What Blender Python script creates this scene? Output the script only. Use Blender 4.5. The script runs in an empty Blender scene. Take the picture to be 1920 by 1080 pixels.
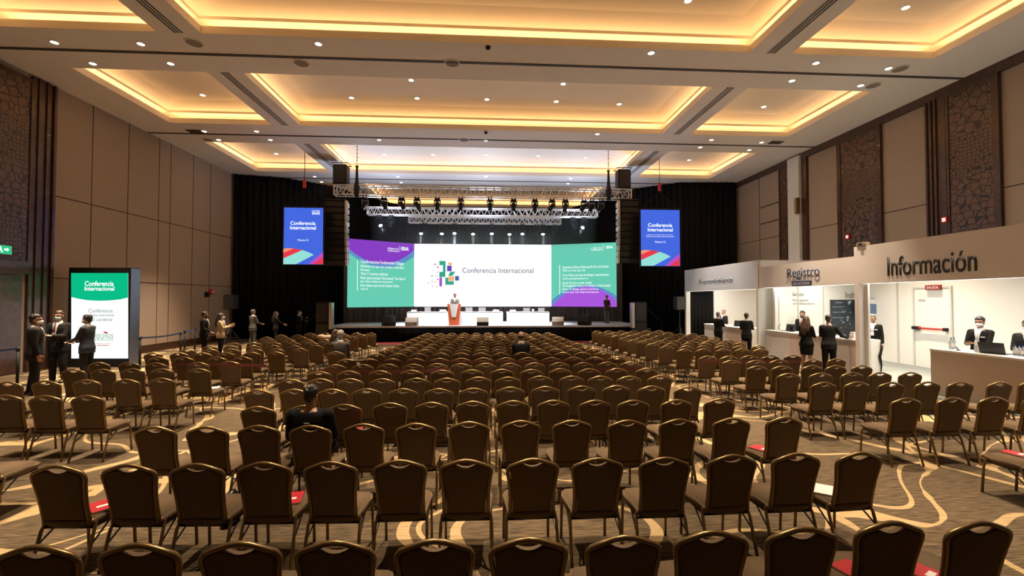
import bpy, bmesh, math, random
from mathutils import Vector, Matrix
random.seed(7)
C = bpy.context.scene.collection
SC = bpy.context.scene
# ---------------------------------------------------------------- camera
F = 830.0; CH = 2.25
yaw = math.atan(50 / F); pit = math.atan(20 / F)
cam_d = bpy.data.cameras.new('camera'); cam = bpy.data.objects.new('camera', cam_d); C.objects.link(cam)
cam.location = (0, 0, CH)
cam.rotation_euler = (math.pi / 2 + pit, 0, -yaw)
cam_d.lens = F / 1920 * 36; cam_d.sensor_width = 36; cam_d.clip_end = 200; cam_d.clip_start = 0.05
SC.camera = cam
_cy, _sy, _cp, _sp = math.cos(yaw), math.sin(yaw), math.cos(pit), math.sin(pit)
FW = Vector((_sy * _cp, _cy * _cp, _sp)); RT = Vector((_cy, -_sy, 0)); UP = Vector((-_sy * _sp, -_cy * _sp, _cp))
EYE = Vector((0, 0, CH))
def ray(px, py): return FW + RT * ((px - 960) / F) - UP * ((py - 540) / F)
def onZ(px, py, z=0.0):
    d = ray(px, py); return EYE + d * ((z - CH) / d.z)
def onY(px, py, y):
    d = ray(px, py); return EYE + d * (y / d.y)
def onX(px, py, x):
    d = ray(px, py); return EYE + d * (x / d.x)

# ---------------------------------------------------------------- materials
MATS = {}
def mat(name, col, rough=0.6, metal=0.0, emit=None, es=1.0, noise=None, bump=None, spec=None, sheen=0, coat=0):
    if name in MATS: return MATS[name]
    m = bpy.data.materials.new(name); m.use_nodes = True
    nt = m.node_tree; b = nt.nodes['Principled BSDF']
    b.inputs['Base Color'].default_value = (*col, 1); b.inputs['Roughness'].default_value = rough
    b.inputs['Metallic'].default_value = metal
    if spec is not None: b.inputs['Specular IOR Level'].default_value = spec
    if sheen: b.inputs['Sheen Weight'].default_value = sheen
    if coat: b.inputs['Coat Weight'].default_value = coat
    if emit: b.inputs['Emission Color'].default_value = (*emit, 1); b.inputs['Emission Strength'].default_value = es
    if noise or bump:
        tc = nt.nodes.new('ShaderNodeTexCoord'); nz = nt.nodes.new('ShaderNodeTexNoise')
        nt.links.new(tc.outputs['Object'], nz.inputs['Vector'])
        nz.inputs['Scale'].default_value = (noise or bump)[0]; nz.inputs['Detail'].default_value = 4
        if noise:
            r = nt.nodes.new('ShaderNodeValToRGB'); k = noise[1]
            r.color_ramp.elements[0].position = .3; r.color_ramp.elements[1].position = .7
            r.color_ramp.elements[0].color = (*[c * (1 - k) for c in col], 1); r.color_ramp.elements[1].color = (*[min(1, c * (1 + k)) for c in col], 1)
            nt.links.new(nz.outputs['Fac'], r.inputs[0]); nt.links.new(r.outputs[0], b.inputs['Base Color'])
        if bump:
            bp = nt.nodes.new('ShaderNodeBump'); bp.inputs['Strength'].default_value = bump[1]; bp.inputs['Distance'].default_value = .01
            n2 = nt.nodes.new('ShaderNodeTexNoise'); n2.inputs['Scale'].default_value = bump[0]; nt.links.new(tc.outputs['Object'], n2.inputs['Vector'])
            nt.links.new(n2.outputs['Fac'], bp.inputs['Height']); nt.links.new(bp.outputs[0], b.inputs['Normal'])
    MATS[name] = m; return m
def em(name, col, s=1.0):
    if name in MATS: return MATS[name]
    m = bpy.data.materials.new(name); m.use_nodes = True; nt = m.node_tree; nt.nodes.clear()
    e = nt.nodes.new('ShaderNodeEmission'); e.inputs[0].default_value = (*col, 1); e.inputs[1].default_value = s
    o = nt.nodes.new('ShaderNodeOutputMaterial'); nt.links.new(e.outputs[0], o.inputs[0]); MATS[name] = m; return m
def srgb(r, g, b):
    f = lambda c: (c / 255 / 12.92) if c / 255 <= .04045 else ((c / 255 + .055) / 1.055) ** 2.4
    return (f(r), f(g), f(b))

M_fabric = mat('chair_fabric', (.150, .102, .060), .9, noise=(160, .25), bump=(300, .3), spec=.2)
M_bronze = mat('bronze_metal', (.225, .145, .058), .32, .7)
M_ceil = mat('ceiling_paint', (.82, .76, .70), .9)
M_coff = mat('coffer_paint', (.80, .72, .60), .9)
M_black = mat('black_plastic', (.008, .008, .009), .6, spec=.3)
M_blackm = mat('black_metal', (.02, .02, .022), .35, .3)
M_slot = mat('slot_dark', (.05, .045, .04), .7)
M_silver = mat('aluminium', (.62, .60, .57), .35, .85)
M_white = mat('white_laminate', (.78, .77, .74), .5)
M_wcloth = mat('white_cloth', (.85, .85, .85), .8)
M_skin = mat('skin_tan', (.36, .19, .12), .55)
M_skin2 = mat('skin_light', (.50, .30, .21), .55)
M_hair = mat('hair_black', (.012, .009, .008), .45, noise=(60, .4))
M_hairb = mat('hair_brown', (.05, .022, .010), .45, noise=(60, .4))
M_hairg = mat('hair_grey', (.09, .08, .075), .5, noise=(60, .4))
M_suit = mat('suit_charcoal', (.012, .0115, .013), .85, bump=(200, .2), spec=.2)
M_suitb = mat('suit_black', (.005, .005, .006), .85, spec=.2)
M_suitg = mat('suit_grey', (.045, .041, .036), .85, noise=(90, .2))
M_shirt = mat('shirt_white', (.70, .70, .72), .8)
M_blazer = mat('blazer_tan', (.42, .31, .18), .85)
M_mask = mat('face_mask_blue', (.42, .58, .66), .8)
M_maskw = mat('face_mask_white', (.8, .8, .8), .8)
M_shoe = mat('shoe_leather', (.01, .01, .01), .3)
M_tie = mat('tie_red', (.10, .02, .02), .6)
M_eye = mat('eye_dark', (.01, .01, .01), .2)
M_lip = mat('lip', (.28, .10, .08), .5)
M_drape = mat('black_drape', (.007, .0066, .007), .95, spec=.15)
M_skirt = mat('stage_skirt', (.004, .0045, .006), .95, spec=.15)
M_drapeb = mat('lit_brown_drape', (.13, .10, .085), .9, sheen=.3)  # black drape with its lit brown tone put into the colour
M_red = mat('booklet_red', (.45, .02, .03), .4)
M_paper = mat('paper', (.75, .72, .70), .7)
M_wood = mat('dark_wood', (.055, .022, .010), .35, noise=(6, .35), coat=.2)
M_tan = mat('tan_plastic', (.30, .23, .16), .6)
M_blue = mat('belt_blue', (.02, .06, .20), .6)
M_orange = mat('podium_orange', (.62, .13, .045), .4)
M_lamp = em('lamp_lens', (1.0, .86, .66), 14)
M_lamp2 = em('lamp_lens_cool', (.95, .96, 1.0), 9)
M_beam = em('stage_lens', (.80, .95, 1.0), 30)
M_panel = mat('wall_panel_fabric', (.355, .275, .215), .9, noise=(25, .06), bump=(120, .25))
M_seam = mat('seam_dark', (.06, .04, .03), .9)
M_booth = mat('booth_fascia', (.82, .78, .76), .7)
M_boothw = mat('booth_white', (.80, .80, .76), .6)
M_gcarpet = mat('grey_carpet', (.16, .18, .18), .95, noise=(30, .25))
M_deck = mat('stage_deck_floor', (.62, .64, .68), .35, noise=(2, .08))
M_glass = mat('bottle_plastic', (.75, .8, .85), .1); MATS['bottle_plastic'].node_tree.nodes['Principled BSDF'].inputs['Transmission Weight'].default_value = .8
M_screenoff = mat('laptop_screen', (.01, .012, .015), .2)
M_redp = mat('red_plastic', (.55, .02, .02), .4)
M_kiosk = mat('panel_pink', (.62, .47, .43), .6, noise=(40, .08))
M_led = em('led_strip', (1.0, .96, .86), 5)
M_txt = mat('letter_black', (.015, .015, .018), .5)
M_txtb = mat('letter_blue', (.055, .075, .16), .5)
M_txtl = mat('letter_pale_blue', (.22, .28, .38), .5)

def carpet():
    m = bpy.data.materials.new('patterned_carpet'); m.use_nodes = True; nt = m.node_tree; N = nt.nodes; L = nt.links
    b = N['Principled BSDF']; b.inputs['Roughness'].default_value = .95
    tc = N.new('ShaderNodeTexCoord')
    nz = N.new('ShaderNodeTexNoise'); nz.inputs['Scale'].default_value = .42; nz.inputs['Detail'].default_value = 1.0
    L.new(tc.outputs['Object'], nz.inputs['Vector'])
    mx = N.new('ShaderNodeMix'); mx.data_type = 'VECTOR'; mx.inputs['Factor'].default_value = .72
    sc = N.new('ShaderNodeVectorMath'); sc.operation = 'SCALE'; sc.inputs['Scale'].default_value = 3.4
    L.new(nz.outputs['Color'], sc.inputs[0])
    ad = N.new('ShaderNodeVectorMath'); ad.operation = 'ADD'; L.new(tc.outputs['Object'], ad.inputs[0]); L.new(sc.outputs[0], ad.inputs[1])
    vo = N.new('ShaderNodeTexVoronoi'); vo.feature = 'DISTANCE_TO_EDGE'; vo.inputs['Scale'].default_value = .36; L.new(ad.outputs[0], vo.inputs['Vector'])
    n3 = N.new('ShaderNodeTexNoise'); n3.inputs['Scale'].default_value = .9; L.new(tc.outputs['Object'], n3.inputs['Vector'])
    # line width varies along the vines
    mr = N.new('ShaderNodeMapRange'); mr.inputs[1].default_value = .42; mr.inputs[2].default_value = .68; mr.inputs[3].default_value = .006; mr.inputs[4].default_value = .045
    L.new(n3.outputs['Fac'], mr.inputs[0])
    lt = N.new('ShaderNodeMath'); lt.operation = 'LESS_THAN'; L.new(vo.outputs['Distance'], lt.inputs[0]); L.new(mr.outputs[0], lt.inputs[1])
    # second thinner net
    v2 = N.new('ShaderNodeTexVoronoi'); v2.feature = 'DISTANCE_TO_EDGE'; v2.inputs['Scale'].default_value = .33
    s2 = N.new('ShaderNodeVectorMath'); s2.operation = 'ADD'; s2.inputs[1].default_value = (7.3, 3.1, 1.7); L.new(ad.outputs[0], s2.inputs[0]); L.new(s2.outputs[0], v2.inputs['Vector'])
    l2 = N.new('ShaderNodeMath'); l2.operation = 'LESS_THAN'; L.new(v2.outputs['Distance'], l2.inputs[0]); l2.inputs[1].default_value = .011
    mxx = N.new('ShaderNodeMath'); mxx.operation = 'MAXIMUM'; L.new(lt.outputs[0], mxx.inputs[0]); L.new(l2.outputs[0], mxx.inputs[1])
    # streaky weave
    mp = N.new('ShaderNodeMapping'); mp.inputs['Scale'].default_value = (3, 34, 1); L.new(tc.outputs['Object'], mp.inputs[0])
    st = N.new('ShaderNodeTexNoise'); st.inputs['Scale'].default_value = 1.6; st.inputs['Detail'].default_value = 5; L.new(mp.outputs[0], st.inputs['Vector'])
    r1 = N.new('ShaderNodeValToRGB'); L.new(st.outputs['Fac'], r1.inputs[0])
    r1.color_ramp.elements[0].position = .33; r1.color_ramp.elements[1].position = .68
    r1.color_ramp.elements[0].color = (.026, .017, .008, 1); r1.color_ramp.elements[1].color = (.165, .110, .055, 1)
    r2 = N.new('ShaderNodeValToRGB'); L.new(st.outputs['Fac'], r2.inputs[0])
    r2.color_ramp.elements[0].position = .3; r2.color_ramp.elements[1].position = .7
    r2.color_ramp.elements[0].color = (.32, .22, .10, 1); r2.color_ramp.elements[1].color = (.52, .36, .18, 1)
    m2 = N.new('ShaderNodeMix'); m2.data_type = 'RGBA'; L.new(mxx.outputs[0], m2.inputs[0]); L.new(r1.outputs[0], m2.inputs[6]); L.new(r2.outputs[0], m2.inputs[7])
    L.new(m2.outputs[2], b.inputs['Base Color'])
    return m
M_carpet = carpet()
def lattice():
    m = bpy.data.materials.new('carved_lattice'); m.use_nodes = True; nt = m.node_tree; N = nt.nodes; L = nt.links
    b = N['Principled BSDF']; b.inputs['Roughness'].default_value = .35
    tc = N.new('ShaderNodeTexCoord')
    sp = N.new('ShaderNodeSeparateXYZ'); L.new(tc.outputs['Object'], sp.inputs[0])
    cb = N.new('ShaderNodeCombineXYZ'); L.new(sp.outputs['Y'], cb.inputs[0]); L.new(sp.outputs['Z'], cb.inputs[1])
    v = N.new('ShaderNodeTexVoronoi'); v.feature = 'DISTANCE_TO_EDGE'; v.inputs['Scale'].default_value = 4.4; v.inputs['Randomness'].default_value = .75; L.new(cb.outputs[0], v.inputs['Vector'])
    cr = N.new('ShaderNodeValToRGB'); cr.color_ramp.elements[0].position = .04; cr.color_ramp.elements[1].position = .065
    cr.color_ramp.elements[0].color = (.010, .006, .005, 1); cr.color_ramp.elements[1].color = (.12, .062, .036, 1)
    v2 = N.new('ShaderNodeTexVoronoi'); v2.feature = 'DISTANCE_TO_EDGE'; v2.inputs['Scale'].default_value = 8.5; v2.inputs['Randomness'].default_value = .5; L.new(cb.outputs[0], v2.inputs['Vector'])
    c2 = N.new('ShaderNodeValToRGB'); c2.color_ramp.elements[0].position = .07; c2.color_ramp.elements[1].position = .11
    c2.color_ramp.elements[0].color = (.010, .006, .005, 1); c2.color_ramp.elements[1].color = (.115, .06, .035, 1)
    L.new(v.outputs['Distance'], cr.inputs[0]); L.new(v2.outputs['Distance'], c2.inputs[0])
    w = N.new('ShaderNodeMath'); w.operation = 'SINE'; w2 = N.new('ShaderNodeMath'); w2.operation = 'MULTIPLY'; w2.inputs[1].default_value = 2.1
    L.new(sp.outputs['Z'], w2.inputs[0]); L.new(w2.outputs[0], w.inputs[0])
    g = N.new('ShaderNodeMath'); g.operation = 'GREATER_THAN'; g.inputs[1].default_value = .1; L.new(w.outputs[0], g.inputs[0])
    mx = N.new('ShaderNodeMix'); mx.data_type = 'RGBA'; L.new(g.outputs[0], mx.inputs[0]); L.new(cr.outputs[0], mx.inputs[6]); L.new(c2.outputs[0], mx.inputs[7])
    L.new(mx.outputs[2], b.inputs['Base Color'])
    bp = N.new('ShaderNodeBump'); bp.invert = True; bp.inputs['Distance'].default_value = .04; bp.inputs['Strength'].default_value = .8
    L.new(v.outputs['Distance'], bp.inputs['Height']); L.new(bp.outputs[0], b.inputs['Normal'])
    return m
M_lattice = lattice()

# ---------------------------------------------------------------- mesh helpers
def obj(name, bm, m, parent=None, smooth=False, loc=None):
    if isinstance(bm, bmesh.types.BMesh):
        bmesh.ops.recalc_face_normals(bm, faces=bm.faces)
        me = bpy.data.meshes.new(name); bm.to_mesh(me); bm.free()
    else: me = bm
    if smooth:
        for p in me.polygons: p.use_smooth = True
    if m is not None and not me.materials: me.materials.append(m)
    o = bpy.data.objects.new(name, me); C.objects.link(o)
    if parent is not None: o.parent = parent
    if loc is not None: o.location = loc
    return o
def tag(o, label, cat, group=None, kind=None):
    o['label'] = label; o['category'] = cat
    if group: o['group'] = group
    if kind: o['kind'] = kind
    return o
def struct(o): o['kind'] = 'structure'; return o
def thing(name, label, cat, loc=(0, 0, 0), rz=0.0, group=None):
    o = bpy.data.objects.new(name, None); C.objects.link(o); o.location = loc; o.rotation_euler = (0, 0, rz); o.empty_display_size = .2
    return tag(o, label, cat, group)
def bx(bm, x0, x1, y0, y1, z0, z1):
    v = [bm.verts.new(p) for p in ((x0, y0, z0), (x1, y0, z0), (x1, y1, z0), (x0, y1, z0), (x0, y0, z1), (x1, y0, z1), (x1, y1, z1), (x0, y1, z1))]
    for f in ((0, 3, 2, 1), (4, 5, 6, 7), (0, 1, 5, 4), (1, 2, 6, 5), (2, 3, 7, 6), (3, 0, 4, 7)): bm.faces.new([v[i] for i in f])
    return v
def box(name, x0, x1, y0, y1, z0, z1, m, parent=None, bevel=0):
    bm = bmesh.new(); bx(bm, x0, x1, y0, y1, z0, z1)
    if bevel: bmesh.ops.bevel(bm, geom=bm.edges[:], offset=bevel, segments=2, affect='EDGES')
    return obj(name, bm, m, parent)
def frame_of(d):
    d = d.normalized(); a = Vector((0, 0, 1)) if abs(d.z) < .9 else Vector((1, 0, 0))
    x = d.cross(a).normalized(); return x, d.cross(x).normalized()
def tube(bm, pts, r, n=8, caps=True, closed=False, ry=None):
    pts = [Vector(p) for p in pts]; rings = []; N = len(pts)
    rr = r if isinstance(r, (list, tuple)) else [r] * N
    px = None
    for i, p in enumerate(pts):
        if closed: d = pts[(i + 1) % N] - pts[i - 1]
        else: d = pts[min(i + 1, N - 1)] - pts[max(i - 1, 0)]
        d.normalize()
        if px is None: px, _ = frame_of(d)
        px = (px - d * px.dot(d)).normalized(); py = d.cross(px)
        rings.append([bm.verts.new(p + px * (rr[i] * math.cos(2 * math.pi * k / n)) + py * ((ry or 1) * rr[i] * math.sin(2 * math.pi * k / n))) for k in range(n)])
    for i in range(N if closed else N - 1):
        a, b = rings[i], rings[(i + 1) % N]
        for k in range(n): bm.faces.new((a[k], a[(k + 1) % n], b[(k + 1) % n], b[k]))
    if caps and not closed: bm.faces.new(rings[0]); bm.faces.new(rings[-1])
def cyl(bm, p0, p1, r, n=12, r2=None): tube(bm, [p0, p1], [r, r if r2 is None else r2], n)
def prism(bm, pts, h, axis='z', base=0.0):
    """extrude polygon pts (2d) along axis from base to base+h"""
    def mk(p, t):
        return {'z': (p[0], p[1], t), 'y': (p[0], t, p[1]), 'x': (t, p[0], p[1])}[axis]
    a = [bm.verts.new(mk(p, base)) for p in pts]; b = [bm.verts.new(mk(p, base + h)) for p in pts]
    n = len(pts); bm.faces.new(a); bm.faces.new(b[::-1])
    for i in range(n): bm.faces.new((a[i], a[(i + 1) % n], b[(i + 1) % n], b[i]))
def copy_tree(o, parent=None):
    c = o.copy(); C.objects.link(c); c.parent = parent
    for ch in list(o.children): copy_tree(ch, c)
    return c
def baked(name, bm, mods):
    me = bpy.data.meshes.new(name); bm.to_mesh(me); bm.free()
    t = bpy.data.objects.new('tmp', me); C.objects.link(t)
    for ty, kw in mods:
        md = t.modifiers.new('m', ty)
        for k, v in kw.items(): setattr(md, k, v)
    dg = bpy.context.evaluated_depsgraph_get(); dg.update()
    out = bpy.data.meshes.new_from_object(t.evaluated_get(dg)); out.name = name
    bpy.data.objects.remove(t); bpy.data.meshes.remove(me)
    return out
class Plane:
    """a real flat panel: origin, unit vector u to its right, z up; its graphics are laid out on it in its own u, v metres"""
    def __init__(s, o, u): s.o = Vector(o); s.u = Vector(u).normalized(); s.v = Vector((0, 0, 1)); s.n = s.u.cross(s.v)
    def hit(s, px, py):
        d = ray(px, py); t = (s.o - EYE).dot(s.n) / d.dot(s.n); p = EYE + d * t - s.o
        return p.dot(s.u), p.dot(s.v)
    def w(s, u, v, off=0): return s.o + s.u * u + s.v * v + s.n * off
    def mtx(s, u, v, off=0):
        m = Matrix.Identity(4)
        for i in range(3): m[i][0] = s.u[i]; m[i][1] = s.v[i]; m[i][2] = s.n[i]; m[i][3] = s.w(u, v, off)[i]
        return m
def text(name, s, pl, u0, v0, u1, v1, m, off=.008, parent=None, ext=.002, bold=0.0):
    cu = bpy.data.curves.new('t', 'FONT'); cu.body = s; cu.extrude = 0; cu.offset = bold
    to = bpy.data.objects.new('t', cu); C.objects.link(to)
    dg = bpy.context.evaluated_depsgraph_get(); dg.update()
    me = bpy.data.meshes.new_from_object(to.evaluated_get(dg)); bpy.data.objects.remove(to)
    xs = [v.co.x for v in me.vertices]; ys = [v.co.y for v in me.vertices]
    if not xs: return None
    sx = (u1 - u0) / (max(xs) - min(xs)); sy = (v1 - v0) / (max(ys) - min(ys)); mx, my = min(xs), min(ys)
    for v in me.vertices: v.co = Vector(((v.co.x - mx) * sx, (v.co.y - my) * sy, 0))
    bm = bmesh.new(); bm.from_mesh(me); r = bmesh.ops.extrude_face_region(bm, geom=bm.faces[:])
    for g in r['geom']:
        if isinstance(g, bmesh.types.BMVert): g.co.z += ext
    bm.to_mesh(me); bm.free(); me.materials.clear(); me.materials.append(m)
    me.transform(pl.mtx(u0, v0, off))
    o = bpy.data.objects.new(name, me); C.objects.link(o)
    if parent is not None: o.parent = parent; o.matrix_parent_inverse = parent.matrix_world.inverted() if parent.type != 'EMPTY' else Matrix.Translation(parent.location).inverted()
    return o
def textpx(name, s, pl, x0, y0, x1, y1, m, **k):
    ym = (y0 + y1) / 2; u0, _ = pl.hit(x0, ym); u1, _ = pl.hit(x1, ym)
    xm = (x0 + x1) / 2; _, v1 = pl.hit(xm, y0); _, v0 = pl.hit(xm, y1)
    return text(name, s, pl, u0, v0, u1, v1, m, **k)
def poly(name, pl, pts, m, off=.004, parent=None, th=.002):
    bm = bmesh.new()
    a = [bm.verts.new(pl.w(u, v, off)) for u, v in pts]; b = [bm.verts.new(pl.w(u, v, off + th)) for u, v in pts]
    n = len(pts); bm.faces.new(a); bm.faces.new(b[::-1])
    for i in range(n): bm.faces.new((a[i], a[(i + 1) % n], b[(i + 1) % n], b[i]))
    o = obj(name, bm, m)
    if parent is not None: o.parent = parent; o.matrix_parent_inverse = Matrix.Translation(parent.location).inverted()
    return o
def polypx(name, pl, pts, m, **k): return poly(name, pl, [pl.hit(*p) for p in pts], m, **k)
def par(o, p):
    o.parent = p; o.matrix_parent_inverse = Matrix.Translation(p.location).inverted() @ Matrix.Identity(4); return o

# ---------------------------------------------------------------- room shell
HC = 9.2; XL = -14.1; XR = 15.15; YB = -5.0; YF = 34.4
struct(box('floor', XL, XR, YB, YF, -.1, 0, M_carpet))
wl = struct(box('wall_left', XL - .2, XL, YB, YF, 0, 11, M_panel))
wr = struct(box('wall_right', XR, XR + .2, YB, YF, 0, 11, M_panel))
struct(box('wall_back', XL, XR, YB - .2, YB, 0, 11, M_wood))
struct(box('wall_front', XL, XR, YF, YF + .2, 0, 11, M_black))
# ceiling with recessed coffers
BAYS = [(1.1, 5.5), (7.5, 11.9), (13.95, 18.1), (20.25, 24.75), (27.1, 33.4)]
COLS = [(-12.45, -8.55), (-7.45, 7.45), (8.65, 12.95)]
bm = bmesh.new()
ys = sorted({YB, YF} | {y for b in BAYS for y in b}); xs = sorted({XL, XR} | {x for c in COLS for x in c})
def gv(x, y, z, d={}):
    k = (round(x, 3), round(y, 3), round(z, 3), id(bm))
    if k not in d: d[k] = bm.verts.new((x, y, z))
    return d[k]
for i in range(len(xs) - 1):
    for j in range(len(ys) - 1):
        if (xs[i], xs[i + 1]) in COLS and (ys[j], ys[j + 1]) in BAYS: continue
        bm.faces.new([gv(xs[i], ys[j], HC), gv(xs[i + 1], ys[j], HC), gv(xs[i + 1], ys[j + 1], HC), gv(xs[i], ys[j + 1], HC)])
ceil = struct(obj('ceiling', bm, M_ceil))
# coffer recess rings: (inset, z)
PROF = [(0, HC), (0, HC + .2), (-.05, HC + .2), (-.05, HC + .1), (-.34, HC + .1), (-.34, HC + .42), (-.16, HC + .48), (-.16, HC + .56), (.45, HC + .74)]
for (y0, y1) in BAYS:
    for (x0, x1) in COLS:
        bm = bmesh.new(); prev = None
        for ins, z in PROF:
            r = [bm.verts.new(p) for p in ((x0 + ins, y0 + ins, z), (x1 - ins, y0 + ins, z), (x1 - ins, y1 - ins, z), (x0 + ins, y1 - ins, z))]
            if prev:
                for k in range(4): bm.faces.new((prev[k], prev[(k + 1) % 4], r[(k + 1) % 4], r[k]))
            prev = r
        bm.faces.new(prev)
        cf = obj('ceiling_coffer', bm, M_coff, ceil)
        # warm cove strips lying on the ledge
        cx, cyy = (x0 + x1) / 2, (y0 + y1) / 2
        for (lx, ly, sx, sy, rx, ry) in ((cx, y0 - .2, x1 - x0, .1, 0, 0), (cx, y1 + .2, x1 - x0, .1, 0, 0), (x0 - .2, cyy, .1, y1 - y0, 0, 0), (x1 + .2, cyy, .1, y1 - y0, 0, 0)):
            ld = bpy.data.lights.new('cove_light', 'AREA'); ld.shape = 'RECTANGLE'; ld.size = sx; ld.size_y = sy
            ln = max(sx, sy); ld.energy = (4.7 if y0 > 6 else 1.3) * ln; ld.color = (1.0, .58, .26)
            lo = bpy.data.objects.new('cove_light', ld); C.objects.link(lo); lo.location = (lx, ly, HC + .16); lo.rotation_euler = (math.pi, 0, 0)
# track lines across the ceiling
for k, y in enumerate((-0.3, 6.5, 12.92, 19.25, 26.0)):
    struct(box('trim_%d' % (k + 1), XL, XR, y - .05, y + .05, HC - .02, HC + .02, M_slot))
# linear air slots between the coffers
for (y0, y1) in BAYS:
    for x in (-8.0, 8.05):
        t = thing('air_slot', 'dark linear ceiling air slot running between two lit coffers, %s side, %s' % ('left' if x < 0 else 'right', {1.1: 'out of the frame', 7.5: 'nearest bay', 13.95: 'middle bay', 20.25: 'third bay', 27.1: 'bay over the stage'}[y0]), 'air vent', (x, (y0 + y1) / 2, HC))
        h = (y1 - y0) / 2
        for dx in (-.085, 0, .085): box('slot', dx - .025, dx + .025, -h, h, -.012, .0, M_slot, t)
        bm = bmesh.new()
        for dx in (-.13, -.0425, .0425, .13): bx(bm, dx - .012, dx + .012, -h, h, -.02, .0)
        obj('slot_frame', bm, M_ceil, t)
        if y0 == 1.1:
            for c in list(t.children): bpy.data.objects.remove(c)
            bpy.data.objects.remove(t)
# downlights
DL = [(102, 79), (264, 82), (597, 82), (1221, 99), (1530, 118), (1666, 128), (174, 119), (320, 119), (1485, 151), (1614, 160), (383, 246), (481, 246), (410, 262), (507, 262), (711, 262), (911, 263), (1120, 251), (1334, 262), (1428, 267), (1313, 276), (1405, 281), (590, 331), (603, 341), (746, 331), (752, 342), (1070, 335), (1065, 344), (911, 331)]
DU = [(380, 178), (771, 150), (659, 183), (782, 184), (913, 186), (1056, 157), (1043, 190), (1161, 195), (1432, 200), (1698, 14), (518, 288), (721, 289), (812, 290), (911, 290), (1009, 292), (1098, 295), (1292, 300), (1290, 1)]
def ring_disc(name, r0, r1, h, m):
    bm = bmesh.new(); n = 20
    a = [[bm.verts.new((r * math.cos(2 * math.pi * k / n), r * math.sin(2 * math.pi * k / n), z)) for k in range(n)] for r, z in ((r1, 0), (r1, -h), (r0, -h), (r0, 0))]
    for j in range(4):
        for k in range(n): bm.faces.new((a[j][k], a[j][(k + 1) % n], a[(j + 1) % 4][(k + 1) % n], a[(j + 1) % 4][k]))
    me = bpy.data.meshes.new(name); bm.to_mesh(me); bm.free(); me.materials.append(m); return me
def disc(name, r, z, m):
    bm = bmesh.new(); bmesh.ops.create_circle(bm, cap_ends=True, radius=r, segments=20, matrix=Matrix.Translation((0, 0, z)))
    me = bpy.data.meshes.new(name); bm.to_mesh(me); bm.free(); me.materials.append(m); return me
me_tr = ring_disc('trim_ring', .085, .12, .015, M_white); me_ln = disc('lens', .085, -.006, M_lamp)
spots = []
def side_word(p): return 'left' if p.x < -4 else ('right' if p.x > 4.5 else 'middle')
def spot(p, e, size=48, col=(1.0, .79, .56), blend=.6):
    ld = bpy.data.lights.new('downlight_beam', 'SPOT'); ld.energy = e; ld.spot_size = math.radians(size); ld.spot_blend = blend; ld.color = col; ld.shadow_soft_size = .06
    lo = bpy.data.objects.new('downlight_beam', ld); C.objects.link(lo); lo.location = (p[0], p[1], p[2] - .05); return lo
NUMW = ['first', 'second', 'third', 'fourth', 'fifth', 'sixth', 'seventh', 'eighth', 'ninth', 'tenth', 'eleventh', 'twelfth', 'thirteenth', 'fourteenth', 'fifteenth', 'sixteenth', 'seventeenth', 'eighteenth', 'nineteenth', 'twentieth', 'twenty-first', 'twenty-second', 'twenty-third', 'twenty-fourth', 'twenty-fifth', 'twenty-sixth', 'twenty-seventh', 'twenty-eighth', 'twenty-ninth', 'thirtieth']
rows = {}
for lst, z in ((DL, HC), (DU, HC + .74)):
    for (px, py) in lst:
        p = onZ(px, py, z); zone = ('beam' if z == HC else 'coffer'); rows.setdefault((zone, round(p.y / 1.6)), []).append((p, px))
keys = sorted(rows, key=lambda k: (k[0], k[1]))
zi = {'beam': 0, 'coffer': 0}
for k in keys:
    g = sorted(rows[k], key=lambda a: a[0].x); zi[k[0]] += 1
    for n_, (p, px) in enumerate(g):
        t = thing('downlight', 'round lit downlight %s, %s from the left, %s row back' % ('on the ceiling beams' if k[0] == 'beam' else 'inside the coffers', NUMW[n_], NUMW[zi[k[0]] - 1]), 'ceiling light', p, 0, 'recessed ceiling downlights')
        for me in (me_tr, me_ln): o = bpy.data.objects.new(me.name.split('.')[0], me); C.objects.link(o); o.parent = t
        if k[0] == 'beam' and 0 < p.y < 25: spot(p, 3300)
        elif 0 < p.y < 22: spot(p, 2900)
for x in (-11, -5.2, 0, 5.2, 11): spot((x, 6.9, HC), 3300)      # the bay above the camera
for x in (-10.5, -6, -2, 2, 6, 10.5):
    spot((x, 9.7, HC + .7), 3300)
    spot((x, 4.6, HC + .7), 2900)
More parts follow.
